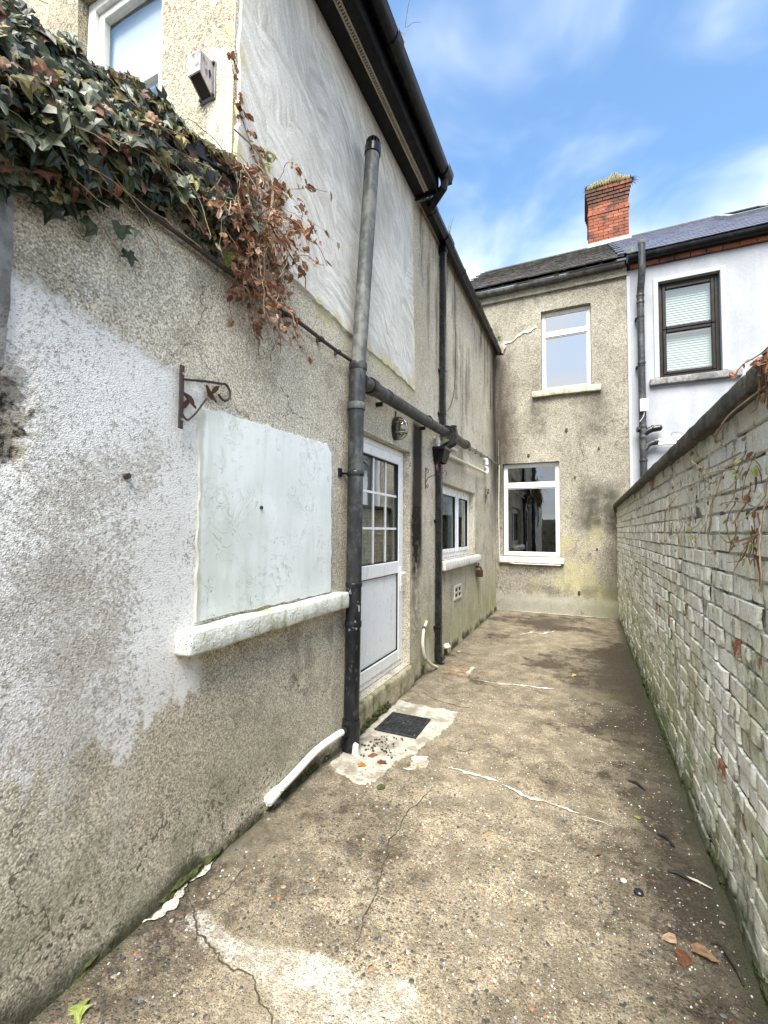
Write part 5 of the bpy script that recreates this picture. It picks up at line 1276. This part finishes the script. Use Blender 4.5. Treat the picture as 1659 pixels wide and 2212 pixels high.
# plaster air vent and outside tap box
av = thing('air_vent', 'square pale plaster air vent with four slots low on the side wall', 'vent', (XL, 5.8, .6))
vy0, vy1, vz0, vz1 = 5.66, 6.02, .60, .79
bm = frame(B(), side3, vy0, vy1, vz0, vz1, .035, -.016, .0, 0, .003); pbox(bm, side3, (vy0 + vy1) / 2 - .018, (vy0 + vy1) / 2 + .018, vz0 + .035, vz1 - .035, -.015, .0); 
for a, c in ((vy0 + .035, (vy0 + vy1) / 2 - .018), ((vy0 + vy1) / 2 + .018, vy1 - .035)): pbox(bm, side3, a, c, (vz0 + vz1) / 2 - .012, (vz0 + vz1) / 2 + .012, -.015, .0)
obj('grille', bm, 'air_vent', av); obj('slots', pbox(B(), side3, vy0 + .03, vy1 - .03, vz0 + .03, vz1 - .03, -.0095, .004), 'room_dark', av)
tp = thing('outdoor_tap', 'rusty outside tap with hanging plate under the end of the side window sill', 'tap', (XL, 6.95, .9))
bm = tube(B(), bend([(XL - .01, 6.95, .95), (XL + .08, 6.95, .95), (XL + .085, 6.95, .90)], .03), .014, 10); tube(bm, [(XL + .05, 6.95, .95), (XL + .05, 6.95, 1.0)], .010, 8); tube(bm, [(XL + .05, 6.91, 1.0), (XL + .05, 6.99, 1.0)], .007, 8); obj('spout', bm, 'iron_dark', tp)
obj('plate', box(B(), XL + .02, XL + .10, 6.90, 7.02, .795, .90, .004), 'iron_rust', tp)
# inspection cover
cv = thing('drain_cover', 'black chequered square drain cover set in pale cement by the door step', 'drain cover', (-1.29, 3.22, 0))
ang = .0
def cov(bm, x0, x1, y0, y1, z0, z1, bev=0.0):
    return box(bm, x0, x1, y0, y1, z0, z1, bev)
obj('plate', cov(B(), -1.455, -1.125, 3.055, 3.40, .000, .020, .003), 'cover_iron', cv)
bm = B(); n_ = 9
for i in range(n_):
    for j in range(n_):
        cx2 = -1.44 + (i + .5) * .30 / n_; cy2 = 3.07 + (j + .5) * .315 / n_; L = .0135; t_ = math.pi / 4 if (i + j) % 2 else -math.pi / 4
        d1_ = Vector((math.cos(t_), math.sin(t_), 0)) * L; d2_ = Vector((-math.sin(t_), math.cos(t_), 0)) * .0035; c = Vector((cx2, cy2, .0195))
        poly(bm, [c - d1_, c - d2_, c + d1_, c + d2_], .0045, (0, 0, 1))
tr = obj('tread_pattern', bm, 'cover_iron', cv); 
for xx, yy in ((-1.44, 3.385), (-1.14, 3.07), (-1.29, 3.228)): tube(bm := B(), [(xx, yy, .018), (xx, yy, .0255)], .006, 8); obj('screw', bm, 'copper_grey', cv)
# broken clay gully at the downpipe foot
gl = thing('drain_gully', 'broken brick-edged gully at the foot of the square downpipe', 'drain', (-1.22, 4.62, 0))
bm = roughbox(B(), -1.375, -1.10, 4.555, 4.60, -.02, .030, .04, .008, .008, 3.0); obj('edging', bm, 'terracotta', gl)
bm = roughbox(B(), -1.145, -1.10, 4.61, 4.84, -.02, .035, .04, .008, .008, 5.0); obj('edging', bm, 'cement_pale', gl)
bm = roughbox(B(), -1.37, -1.155, 4.66, 4.83, -.02, .022, .05, .010, .008, 8.0); obj('tile', bm, 'terracotta', gl)
bm = B(); box(bm, -1.38, -1.15, 4.602, 4.655, -.01, .012); obj('hollow', bm, 'crack_soil', gl)
t = B(); bmesh.ops.create_icosphere(t, subdivisions=2, radius=.05)
for v in t.verts: v.co = Vector((v.co.x, v.co.y, v.co.z * .6)) + mnoise.noise_vector(v.co * 30) * .02 + Vector((XL + .035, 5.22, .12))
tag(obj('stone', t, 'stone_chip'), 'small white stone at the foot of the side wall past the downpipe', 'stone')
for (a, c, s_) in ((1.85, 1.62, .010), (1.10, 1.70, .011), (3.0, 2.3, .006)):
    tube(bm := B(), [(XL - .002, a, c), (XL + .020, a, c)], s_, 8); obj('wall_plug', bm, 'crack_soil', ext)
for (a, c, s_) in ((-.28, 3.38, .022), (.25, 3.0, .014), (-.95, 2.95, .02), (-.15, 2.5, .012), (.2, 1.2, .015), (-.1, .42, .02)):
    t = roughbox(B(), a - s_, a + s_, YB - .02, YB + .01, c - s_ * 1.4, c + s_ * 1.4, .02, .006, .004, a * 9); obj('wall_stub', t, 'crack_soil', hs)
# ------------------------------------------------------------------ ivy and weeds
def leaf_mesh(name, mat, kind, seed):
    rs = random.Random(seed); bm = B()
    if kind == 'ivy': o_ = [(.0, -.05), (.20, -.20), (.50, -.10), (.36, .16), (.58, .42), (.25, .48), (.16, .72), (.0, 1.0)]
    elif kind == 'round': o_ = [(.0, -.02), (.22, -.05), (.42, .18), (.40, .48), (.22, .78), (.0, 1.0)]
    else: o_ = [(.0, .0), (.16, .1), (.34, .30), (.18, .5), (.24, .72), (.0, 1.0)]
    cup = rs.uniform(-.75, .3) if kind != 'dead' else rs.uniform(-.9, .7); curl = rs.uniform(-.75, .15) if kind != 'dead' else rs.uniform(-.9, .5)
    def z(u, v): return cup * u * u * 1.6 + curl * (v - .3) ** 2 + .05 * math.sin(u * 9 + seed)
    jit = .09 if kind != 'dead' else .12
    mids = [bm.verts.new((0, v, z(0, v) - .03)) for v in (-.05, .30, .62, 1.0)]
    for sg in (1, -1):
        pts = [bm.verts.new((sg * (u + rs.uniform(-jit, jit) * (u > 0)), v + rs.uniform(-jit, jit) * (u > 0), z(u, v))) for u, v in o_[1:-1]]
        ctr = bm.verts.new((sg * .20, .28, z(.2, .28) + .02))
        seq = [mids[0]] + pts + [mids[3], mids[2], mids[1]]
        for a, c in zip(seq, seq[1:] + seq[:1]):
            f = bm.faces.new((ctr, a, c) if sg > 0 else (ctr, c, a))
    return mesh_of(name, bm, mat, 'raw')
for p_ in (): pass
LM = {}
def leaves_of(mat, kind, n=6):
    if (mat, kind) not in LM: LM[mat, kind] = [leaf_mesh('leaf', mat, kind, random.randrange(999)) for _ in range(n)]
    return LM[mat, kind]
def leaf_rot(nrm, tip):
    n_ = Vector(nrm).normalized(); t_ = Vector(tip); t_ = (t_ - n_ * t_.dot(n_)).normalized(); s_ = t_.cross(n_)
    return Matrix((s_, t_, n_)).transposed()
def put_leaf(parent, mat, kind, p, size, nrm, tip):
    o = bpy.data.objects.new('leaf', random.choice(leaves_of(mat, kind))); link(o, parent); o.location = Vector(p) - wloc(parent)
    o.rotation_euler = leaf_rot(nrm, tip).to_euler(); o.scale = (size, size, size); return o
class Bulk:
    """many leaves joined in one mesh"""
    def __init__(s): s.v, s.f, s.m, s.mats = [], [], [], []
    def add(s, mat, kind, p, size, nrm, tip):
        me = random.choice(leaves_of(mat, kind)); R_ = leaf_rot(nrm, tip); k = len(s.v); p = Vector(p)
        if mat not in s.mats: s.mats.append(mat)
        s.v += [tuple(p + R_ @ (v.co * size)) for v in me.vertices]
        for q in me.polygons: s.f.append([k + i for i in q.vertices]); s.m.append(s.mats.index(mat))
    def build(s, name, parent):
        me = bpy.data.meshes.new(name); me.from_pydata(s.v, [], s.f); me.polygons.foreach_set('material_index', s.m)
        for m_ in s.mats: me.materials.append(M[m_])
        o = bpy.data.objects.new(name, me); link(o, parent); o.location = -wloc(parent); o['kind'] = 'stuff'; return o
ivy = thing('ivy_plant', 'dense green and yellowing ivy spilling over the lean-to roof edge, top left', 'ivy', (-1.5, 1.1, 2.5))
ri = random.Random(11)
def ivy_mat(y, z, hi):
    r = ri.random()
    if hi > .62 and y > .95: return ri.choices(['leaf_olive', 'leaf_mid', 'leaf_dark', 'leaf_brown'], (6, 2, 2, 1.2))[0]
    if y > 1.35: return ri.choices(['leaf_brown', 'leaf_dark', 'leaf_grey', 'leaf_mid', 'leaf_olive', 'leaf_tan'], (3, 2, 1.5, 1.5, 1.5, 1))[0]
    return ri.choices(['leaf_dark', 'leaf_mid', 'leaf_grey', 'leaf_olive', 'leaf_yellow', 'leaf_tan', 'leaf_brown'], (8, 4, 1.6, 3.2, .4, 1.2, 1.8))[0]
def lerp_tab(t, y):
    for (a, c), (d, e) in zip(t, t[1:]):
        if y <= d: return c + (e - c) * (y - a) / (d - a)
    return t[-1][1]
def ivy_top(y): return lerp_tab(((.3, 3.16), (.60, 3.10), (.70, 3.06), (.865, 3.10), (1.1, 3.205), (1.3, 3.23), (1.66, 3.28)), y) + .05 * mnoise.noise(Vector((y * 14, 0, 0)))
def ivy_bot(y): return lerp_tab(((.3, 2.42), (.65, 2.47), (.88, 2.58), (1.06, 2.73), (1.33, 2.77), (1.66, 2.90)), y) + .11 * mnoise.noise(Vector((y * 12, 4, 0))) + .05 * mnoise.noise(Vector((y * 31, 4, 0)))
bulk = Bulk(); kmain = 0
def ivy_pt():
    y = ri.uniform(.30, 1.66); lo, hi_ = ivy_bot(y), ivy_top(y); t = ri.random() ** .8; z = lo + (hi_ - lo) * t
    # thin out where the verge board shows
    if y > 1.15 and verge(y) + .07 < z < verge(y) + .24: out0 = .05
    if t < .22 and ri.random() < .5: return None
    if 1.12 < y < 1.62 and -.15 < z - verge(y) < .05 and ri.random() < .86: return None
    out_ = .02 + (.11 if y < 1.1 else .06) * math.sin(min(1, t * 1.15) * math.pi) * ri.random() + .05 * ri.random()
    return y, z, t, XL + out_
spots = []
while len(spots) < 2700:
    p = ivy_pt()
    if p: spots.append(p)
spots.sort(key=lambda p: -p[3])
for i, (y, z, t, x) in enumerate(spots):
    nrm = (1, ri.uniform(-.75, .35) - .15, ri.uniform(-.3, .75)); tip = (ri.uniform(-.1, .5), ri.uniform(-.7, .7), -1)
    size = ri.choice((.022, .03, .036, .042, .05, .066)) * ri.uniform(.85, 1.2) * (.78 if y > 1.3 else 1)
    m_ = ivy_mat(y, z, t)
    if i % 4 == 0 and kmain < 290: put_leaf(ivy, m_, 'ivy', (x + .012, y, z), size * 1.08, nrm, tip); kmain += 1
    else: bulk.add(m_ if i < 1900 or ri.random() < .3 else 'leaf_dark', 'ivy', (x, y, z), size, nrm, tip)  # innermost leaves mostly turned dark, painting the shade in the gaps
# sparse leaves trailing on the wall below and right
for (y, z, m_, s_) in ((1.02, 2.60, 'leaf_mid', .06), (1.05, 2.52, 'leaf_dark', .055), (1.08, 2.63, 'leaf_grey', .05), (.92, 2.55, 'leaf_dark', .06), (1.55, 2.82, 'leaf_lime', .075), (1.50, 2.84, 'leaf_mid', .06), (1.60, 2.86, 'leaf_lime', .07), (1.45, 2.86, 'leaf_yellow', .05)):
    put_leaf(ivy, m_, 'ivy', (XL + .05, y, z), s_, (1, ri.uniform(-.6, .1), ri.uniform(0, .5)), (0, ri.uniform(-.4, .4), -1))
bulk.build('foliage', ivy)
bm = B()
def wander(p, d, n, step, jit, pull, rs):
    p, d = Vector(p), Vector(d).normalized(); out = [p.copy()]
    for _ in range(n):
        d = (d + Vector((rs.uniform(-jit, jit) * .5, rs.uniform(-jit, jit), rs.uniform(-jit, jit))) + Vector(pull)).normalized(); p = p + d * step
        p.x = max(XL + .012, p.x); out.append(p.copy())
    return out
for k in range(44):
    y0 = ri.uniform(.45, 1.5); z0 = ri.uniform(ivy_bot(y0) + .1, ivy_top(y0) - .05)
    tube(bm, wander((XL + ri.uniform(.03, .14), y0, z0), (0, 1, ri.uniform(-.3, .1)), ri.randrange(6, 16), .035, .45, (0, .02, -.02), ri), ri.uniform(.0010, .0022), 5)
obj('stem', bm, 'vine_bark', ivy)
# dead vine hanging at the end of the lean-to
dv_ = thing('dead_vine', 'tangle of dry brown vine hanging beside the ivy over the black pipe', 'vine', (-1.5, 1.85, 2.6))
stems = []
bm = B(); bm2 = B()
for k in range(105):
    y0 = ri.uniform(1.52, 1.80); z0 = ri.uniform(2.95, 3.36) if k % 3 else ri.uniform(2.75, 3.2)
    p = wander((XL + ri.uniform(.02, .10), y0, z0), (.1, ri.uniform(-.1, .7), ri.uniform(-1, .1)), ri.randrange(9, 20), .030, .5, (0, .012, -.12), ri); stems.append(p)
    tube(bm if k % 3 else bm2, p, ri.uniform(.0011, .0026), 4)
for p0, d0_, n in (((XL + .03, 1.75, 3.35), (0, .25, 1), 16), ((XL + .04, 1.90, 3.10), (0, .9, .5), 14), ((XL + .03, 1.85, 3.2), (0, .6, .9), 10)):
    p = wander(p0, d0_, n, .032, .28, (0, .01, .05), ri); stems += [p] * 5; tube(bm2, p, .002, 4)
obj('stem', bm, 'vine_bark', dv_); bm = B()
tube(bm, bend([(XL + .09, 1.70, 3.38), (XL + .12, 1.78, 3.25), (XL + .10, 1.74, 2.98), (XL + .08, 1.76, 2.78)], .15), .0062, 7)
obj('main_stem', bm, 'vine_bark', dv_); bm = B()
tube(bm, bend([(XL + .06, 1.55, 3.42), (XL + .10, 1.68, 3.40), (XL + .11, 1.75, 3.30)], .1), .004, 6)
obj('main_stem', bm, 'vine_bark', dv_); obj('stem', bm2, 'vine_bark_red', dv_)
bulk = Bulk(); k = 0
for i in range(900):
    p = ri.choice(stems); q = Vector(ri.choice(p[2:])) + Vector((ri.uniform(0, .03), ri.uniform(-.02, .02), ri.uniform(-.02, .02)))
    a = (1, ri.uniform(-1, 1), ri.uniform(-.8, .8)); t_ = (ri.uniform(-.4, .4), ri.uniform(-1, 1), ri.uniform(-1, .3)); s_ = ri.uniform(.02, .055)
    m_ = ri.choices(['leaf_brown', 'leaf_tan', 'leaf_orange'], (8, 1.6, .25))[0]
    if i < 230: put_leaf(dv_, m_, 'dead', q, s_, a, t_)
    else: bulk.add(m_, 'dead', q, s_, a, t_)
for (y, z, m_, s_) in ((1.78, 3.52, 'leaf_olive', .062), (1.82, 3.50, 'leaf_olive', .055), (1.86, 3.55, 'leaf_olive', .05), (1.80, 3.45, 'leaf_lime', .05), (1.99, 3.43, 'leaf_olive', .045), (1.97, 3.40, 'leaf_olive', .04)):
    put_leaf(dv_, m_, 'ivy', (XL + .05, y, z), s_, (1, -.4, .3), (0, ri.uniform(-.5, .5), -1))
bulk.build('withered_leaves', dv_)
# creeper roots and shoots on the garden wall
cr = thing('creeper', 'dry creeper roots with a few bright leaves under the coping of the garden wall', 'creeper', (XR - .02, 2, 1.6))
bm = B(); stems = []
def wanderR(p, d, n, step, jit, pull):
    p, d = Vector(p), Vector(d).normalized(); out = [p.copy()]
    for _ in range(n):
        d = (d + Vector((ri.uniform(-jit, jit) * .6, ri.uniform(-jit, jit), ri.uniform(-jit, jit))) + Vector(pull)).normalized(); p = p + d * step; p.x = min(XR - .006, max(XR - .09, p.x)); out.append(p.copy())
    return out
for k in range(26):
    y0 = ri.choice((1.62, 1.75, 1.9, 2.05, 2.2, 2.45, 2.9)) + ri.uniform(-.12, .12); z0 = ri.uniform(1.55, 1.93)
    p = wanderR((XR - .02, y0, z0), (-.2, ri.uniform(-1, 1), ri.uniform(-1, .3)), ri.randrange(5, 15), .028, .55, (0, 0, -.04)); stems.append(p); tube(bm, p, ri.uniform(.001, .0026), 4)
for p in ([(XR - .03, 1.60, 1.93), (XR - .07, 1.85, 1.90), (XR - .06, 2.05, 1.86), (XR - .02, 2.20, 1.87)], [(XR - .02, 1.9, 1.78), (XR - .05, 2.2, 1.76), (XR - .04, 2.5, 1.80), (XR - .02, 2.62, 1.83)], [(XR - .03, 1.7, 1.50), (XR - .06, 1.9, 1.46), (XR - .02, 2.2, 1.50)]):
    tube(bm, bend(p, .2), .0034, 5)
obj('stem', bm, 'vine_bark', cr)
bm = B()
for k in range(16):
    p = wanderR((XR - .012, 1.80 + ri.uniform(-.03, .05), ri.uniform(1.45, 1.80)), (-.1, ri.uniform(-.5, .5), -1), ri.randrange(4, 9), .022, .5, (0, 0, -.1)); tube(bm, p, ri.uniform(.001, .003), 4)
obj('stem', bm, 'vine_bark_red', cr)
for k in range(34):
    y = ri.choice((1.72, 1.8, 1.9, 2.0, 2.35, 2.62, 3.0)) + ri.uniform(-.06, .06); z = ri.uniform(1.35, 1.91); m_ = ri.choices(['leaf_lime', 'leaf_mid', 'leaf_olive', 'leaf_yellow', 'leaf_brown'], (4, 3, 2, 1, 2))[0]
    put_leaf(cr, m_, 'round', (XR - .03, y, z), ri.uniform(.016, .034), (-1, ri.uniform(-.8, .2), ri.uniform(0, .8)), (ri.uniform(-.5, 0), ri.uniform(-1, 1), ri.uniform(-1, .2)))
for k in range(46):
    p = ri.choice(stems[:20]); q = Vector(ri.choice(p)); put_leaf(cr, 'leaf_brown', 'dead', q, ri.uniform(.012, .024), (-1, ri.uniform(-1, 1), ri.uniform(-.5, 1)), (0, ri.uniform(-1, 1), -1))
dc = thing('dead_vine', 'clump of red-brown dry creeper draped over the coping at the right edge', 'vine', (XR, 1.5, 2.0))
bm = B(); stems = []
for k in range(40):
    p0 = Vector((XR + ri.uniform(-.05, .15), 1.47 + ri.uniform(-.10, .12), 2.012 + ri.uniform(0, .03))); d_ = Vector((ri.uniform(-1, .2), ri.uniform(-.5, .4), ri.uniform(-1, .0))); q = [p0]
    for _ in range(ri.randrange(4, 10)): d_ = (d_ + Vector((ri.uniform(-.5, .4), ri.uniform(-.5, .5), ri.uniform(-.5, .15)))).normalized(); q.append(q[-1] + d_ * .022)
    q = [Vector((min(p.x, XR - .055) if p.z < 2.005 else p.x, p.y, p.z)) for p in q]; stems.append(q); tube(bm, q, ri.uniform(.001, .0024), 4)
obj('stem', bm, 'vine_bark_red', dc)
for k in range(110):
    q = Vector(ri.choice(ri.choice(stems))); put_leaf(dc, ri.choices(['leaf_brown', 'leaf_tan'], (5, 1))[0], 'dead', q, ri.uniform(.014, .032), (ri.uniform(-1, .3), ri.uniform(-1, .5), ri.uniform(-.3, 1)), (ri.uniform(-1, 1), ri.uniform(-1, 1), ri.uniform(-1, .2)))
# grass on the chimney and weeds in the gutters
def blades(bm, c, n, h, spread, droop, rs, wd=.004, sx=1.0, sy=1.0):
    for _ in range(n):
        a = rs.uniform(0, 6.3); d_ = Vector((math.cos(a), math.sin(a), 0)); p = Vector(c) + Vector((rs.uniform(-spread, spread) * sx, rs.uniform(-spread, spread) * sy, 0)); L = h * rs.uniform(.5, 1.1); k = rs.uniform(.2, 1) * droop
        pts = [p + Vector((0, 0, 1)) * L * t_ * (1 - k * t_ * .9) + d_ * L * k * t_ * t_ for t_ in (0, .35, .7, 1)]; s_ = Vector((-d_.y, d_.x, 0)) * wd
        vv = [(bm.verts.new(q - s_ * (1 - t_ * .25)), bm.verts.new(q + s_ * (1 - t_ * .25))) for t_, q in enumerate(pts)]
        for (a0, a1), (b0, b1) in zip(vv, vv[1:]): bm.faces.new((a0, a1, b1, b0))
    return bm
rg = random.Random(5); tz_ = tops + .04; ccx, ccy = (CX0 + CX1) / 2, CY0 + .05
gt = thing('grass_tuft', 'mop of straw-coloured grass drooping over the chimney top', 'grass', (ccx, ccy, tz_))
bm = B()
for _ in range(1500):
    u = rg.uniform(-1, 1); hump = .16 * math.exp(-((u - .28) / .38) ** 2) + .09 * math.exp(-((u + .5) / .3) ** 2)
    p = Vector((ccx + u * .46, CY0 - .05 + rg.uniform(0, .22), tz_ + hump * rg.uniform(.3, 1))); L = rg.uniform(.10, .26) * (.6 + 2 * hump); sx_ = rg.uniform(-.35, .35)
    pts = [p, p + Vector((sx_ * L * .3, -L * .25, L * .16)), p + Vector((sx_ * L * .7, -L * .45, -L * .10)), p + Vector((sx_ * L, -L * .5, -L * .62))]; w_ = Vector((.006, 0, 0))
    vv = [(bm.verts.new(q - w_ * k_), bm.verts.new(q + w_ * k_)) for q, k_ in zip(pts, (1, 1, .8, .3))]
    for (a0, a1), (b0, b1) in zip(vv, vv[1:]): bm.faces.new((a0, a1, b1, b0))
obj('dry_blades', bm, 'grass_straw', gt, None)
obj('green_blades', blades(B(), (ccx + .1, ccy + .1, tz_), 60, .20, .3, .9, rg, .005), 'grass_green', gt, None)
gd_ = thing('weed', 'dark green weed on the left edge of the chimney top', 'weed', (CX0, ccy, tz_)); obj('blades', blades(B(), (CX0 + .02, ccy - .03, tz_ - .02), 180, .12, .08, 1.2, rg, .009), 'leaf_dark', gd_, None)
ge_ = thing('weed', 'dark green weed hanging on the right edge of the chimney top', 'weed', (CX1, ccy, tz_)); obj('blades', blades(B(), (CX1 + .03, ccy, tz_ - .05), 180, .13, .07, 1.6, rg, .009), 'leaf_dark', ge_, None)
for (p, n, h, m_, lab) in (((-1.42, 4.95, 5.04), 9, .24, 'grass_green', 'wisp of grass growing in the side gutter above the downpipe'), ((-1.40, 8.15, 5.02), 46, .15, 'grass_green', 'green grass tuft in the side gutter near the inner corner'), ((-.42, YB - .12, 6.25), 60, .26, 'grass_green', 'thin green grass growing in the middle of the old grey gutter'), ((.05, YB - .12, 6.24), 26, .16, 'grass_green', 'small grass tuft right of the middle in the old grey gutter'), ((.80, YB - .12, 6.30), 30, .28, 'leaf_lime', 'bright green weed where the two house gutters meet'), ((-1.19, 2.83, 5.09), 5, .28, 'grass_straw', 'few dry grass stalks standing in the upper eaves gutter')):
    g_ = thing('grass_tuft', lab, 'grass', p); obj('blades', blades(B(), p, n, h, .05, .6, rg, .0035), m_, g_, None)
# moss along the feet of the walls
def moss_clump(bm, c, r, rs):
    t = B(); bmesh.ops.create_icosphere(t, subdivisions=2, radius=r)
    for v in t.verts: v.co = Vector((v.co.x * .7, v.co.y * 1.6, v.co.z * .55)) + mnoise.noise_vector(v.co * 50 + Vector(c) * 7) * r * .5 + Vector(c)
    me = bpy.data.meshes.new('t'); t.to_mesh(me); t.free(); bm.from_mesh(me); bpy.data.meshes.remove(me)
mo = B()
for _ in range(150):
    y = rg.uniform(.8, 2.6)
    if mnoise.noise(Vector((y * 3.1, 2, 0))) > .02: moss_clump(mo, (XL + .008, y, rg.uniform(.0, .03)), rg.uniform(.008, .02), rg)
for _ in range(80): moss_clump(mo, (XL + .04, rg.uniform(2.9, 3.5), rg.uniform(.0, .07)), rg.uniform(.008, .02), rg)
m1 = obj('moss', mo, 'moss'); m1['kind'] = 'stuff'; tag(m1, 'dark moss along the foot of the house side wall', 'moss')
mo = B()
for _ in range(330):
    y = 1.5 + 5 * rg.random() ** 1.4
    if mnoise.noise(Vector((y * 2.1, 9, 0))) > -.15: moss_clump(mo, (XR - .004, y, rg.uniform(.0, .05)), rg.uniform(.006, .018), rg)
m2 = obj('moss', mo, 'moss'); m2['kind'] = 'stuff'; tag(m2, 'dark moss along the foot of the garden wall', 'moss')

# ------------------------------------------------------------------ fallen leaves and litter
def ground_leaf(x, y, mat, kind, s, label, ang, lift=.010):
    o = bpy.data.objects.new('fallen_leaf', leaf_mesh('fallen_leaf', mat, kind, rg.randrange(999))); link(o)
    o.location = (x, y, yard_z(x, y) + lift); o.rotation_euler = (rg.uniform(-.15, .15), rg.uniform(-.15, .15), ang); o.scale = (s, s, s)
    return tag(o, label, 'leaf', 'fallen leaves on the yard')
ground_leaf(-1.455, .925, 'leaf_lime', 'ivy', .055, 'lime-green leaf lying by the house wall at bottom left', 4.2, .02)
ground_leaf(.285, 1.985, 'leaf_tan', 'round', .050, 'small tan leaf left of the largest tan leaf, lower right of yard', 1.9, .018)
ground_leaf(.335, 1.955, 'leaf_tan', 'round', .075, 'largest tan leaf, lying near the garden wall at lower right', 4.5, .02)
ground_leaf(.300, 1.930, 'leaf_brown', 'round', .055, 'dark tan leaf under the largest one near the garden wall', 3.1, .018)
ground_leaf(-1.300, 2.555, 'leaf_orange', 'ivy', .055, 'bright orange leaf on pale cement by the soil pipe foot', .6, .016)
ground_leaf(-1.290, 2.700, 'leaf_brown', 'ivy', .060, 'brown leaf nearest the soil pipe on the pale cement', 1.2, .016)
ground_leaf(-1.220, 2.650, 'leaf_brown', 'ivy', .055, 'brown leaf to the right on the pale cement', 4.6, .016)
ground_leaf(-.10, 5.10, 'leaf_yellow', 'ivy', .06, 'yellow leaf out on the bare middle of the slab', 2.0)
ground_leaf(.245, 2.72, 'leaf_lime', 'round', .03, 'small lime leaf close to the garden wall', 1.0)
ground_leaf(-1.44, 5.45, 'leaf_yellow', 'ivy', .06, 'yellowish leaf beside the wall past the downpipe', 1.4)
ground_leaf(.05, 2.35, 'leaf_brown', 'dead', .03, 'curled brown scrap of leaf in the middle of the slab', 2.4)
def litter(pts, mat, r_, name, label, cat):
    o = obj(name, tube(B(), [(a, c, yard_z(a, c) + .010 + h) for a, c, h in pts], [r_ * k for k in ([.4] + [1] * (len(pts) - 2) + [.4])], 6), mat); tag(o, label, cat, 'litter by the garden wall'); return o
litter([(.22, 3.10, 0), (.265, 3.08, .006), (.30, 3.02, 0)], 'cable_black', .008, 'twig', 'dark curved twig farthest along the garden wall', 'twig')
litter([(.31, 2.62, 0), (.345, 2.60, .006), (.37, 2.55, 0)], 'cable_black', .008, 'twig', 'black bent twig beside the small lime leaf', 'twig')
litter([(.315, 2.36, 0), (.35, 2.36, .004), (.40, 2.335, 0)], 'cable_black', .009, 'twig', 'straight dark twig touching a white stalk', 'twig')
litter([(.36, 2.36, 0), (.42, 2.34, .002), (.47, 2.32, 0)], 'waste_cream', .005, 'twig', 'thin whitish stalk against the garden wall', 'twig')
litter([(.40, 2.02, .0), (.43, 2.0, .02), (.455, 1.93, .01), (.46, 1.88, 0)], 'crack_soil', .008, 'twig', 'thick dark mossy twig at the foot of the garden wall', 'twig')
for x_, y_, s_, m_, lab in ((.185, 2.17, .017, 'pipe_black', 'dark round pebble lying loose right of centre'), (.135, 2.22, .011, 'peb_white', 'white pebble lying loose right of centre'), (.40, 1.72, .012, 'leaf_brown', 'brown crumb of soil near the bottom right'), (-1.10, 2.40, .02, 'moss', 'tuft of green moss at the edge of the pale cement')):
    t = B(); bmesh.ops.create_icosphere(t, subdivisions=2, radius=s_)
    for v in t.verts: v.co = Vector((v.co.x, v.co.y * 1.25, v.co.z * .7)) + mnoise.noise_vector(v.co * 40 + Vector((x_ * 9, 0, 0))) * s_ * .35 + Vector((x_, y_, s_ * .5))
    nm = {'moss': 'moss_tuft', 'leaf_brown': 'soil_crumb'}.get(m_, 'pebble'); tag(obj(nm, t, m_), lab, nm.replace('_', ' '))
t = B()
for _ in range(60):
    x_, y_ = rg.gauss(-1.33, .06), rg.gauss(2.85, .13)
    if x_ < -1.52: continue
    s_ = rg.uniform(.003, .011); c = Vector((x_, y_, yard_z(x_, y_) + .010)); poly(t, [c + Vector((math.cos(a) * s_ * rg.uniform(.5, 1.2), math.sin(a) * s_, 0)) for a in (0, 1.2, 2.4, 3.6, 5.0)], .005, (0, 0, 1))
o = obj('leaf_crumbs', t, 'crack_soil'); o['kind'] = 'stuff'; tag(o, 'dark crumbs of leaf litter on the cement by the soil pipe', 'litter')

# ------------------------------------------------------------------ a tree behind the camera, mirrored in the lower window
tr_ = thing('tree', 'leafy tree behind the yard, seen only as a reflection in the lower window', 'tree', (.8, -9, 0))
bm = B(); tips = []
def branch(p, d, L, r, lev):
    q = [Vector(p)]; d = Vector(d)
    for _ in range(5): d = (d + Vector((rg.uniform(-.25, .25), rg.uniform(-.25, .25), rg.uniform(-.1, .2)))).normalized(); q.append(q[-1] + d * L / 5)
    tube(bm, q, [r * (1 - .12 * i) for i in range(6)], 6)
    if lev == 0: tips.extend(q[2:]); return
    for _ in range(4 if lev > 1 else 5):
        k = rg.randrange(2, 6); branch(q[k], d + Vector((rg.uniform(-1, 1), rg.uniform(-1, 1), rg.uniform(-.2, .7))), L * .62, r * .5, lev - 1)
branch((.8, -9, 0), (0, 0, 1), 2.6, .16, 3); obj('trunk', bm, 'vine_bark_red', tr_)
bulk = Bulk()
for _ in range(5200):
    q = Vector(rg.choice(tips)) + Vector((rg.gauss(0, .22), rg.gauss(0, .22), rg.gauss(0, .2))); bulk.add('tree_leaf', 'round', q, rg.uniform(.07, .14), (rg.uniform(-1, 1), rg.uniform(-1, 1), rg.uniform(0, 1)), (rg.uniform(-1, 1), rg.uniform(-1, 1), -1))
bulk.build('crown', tr_)
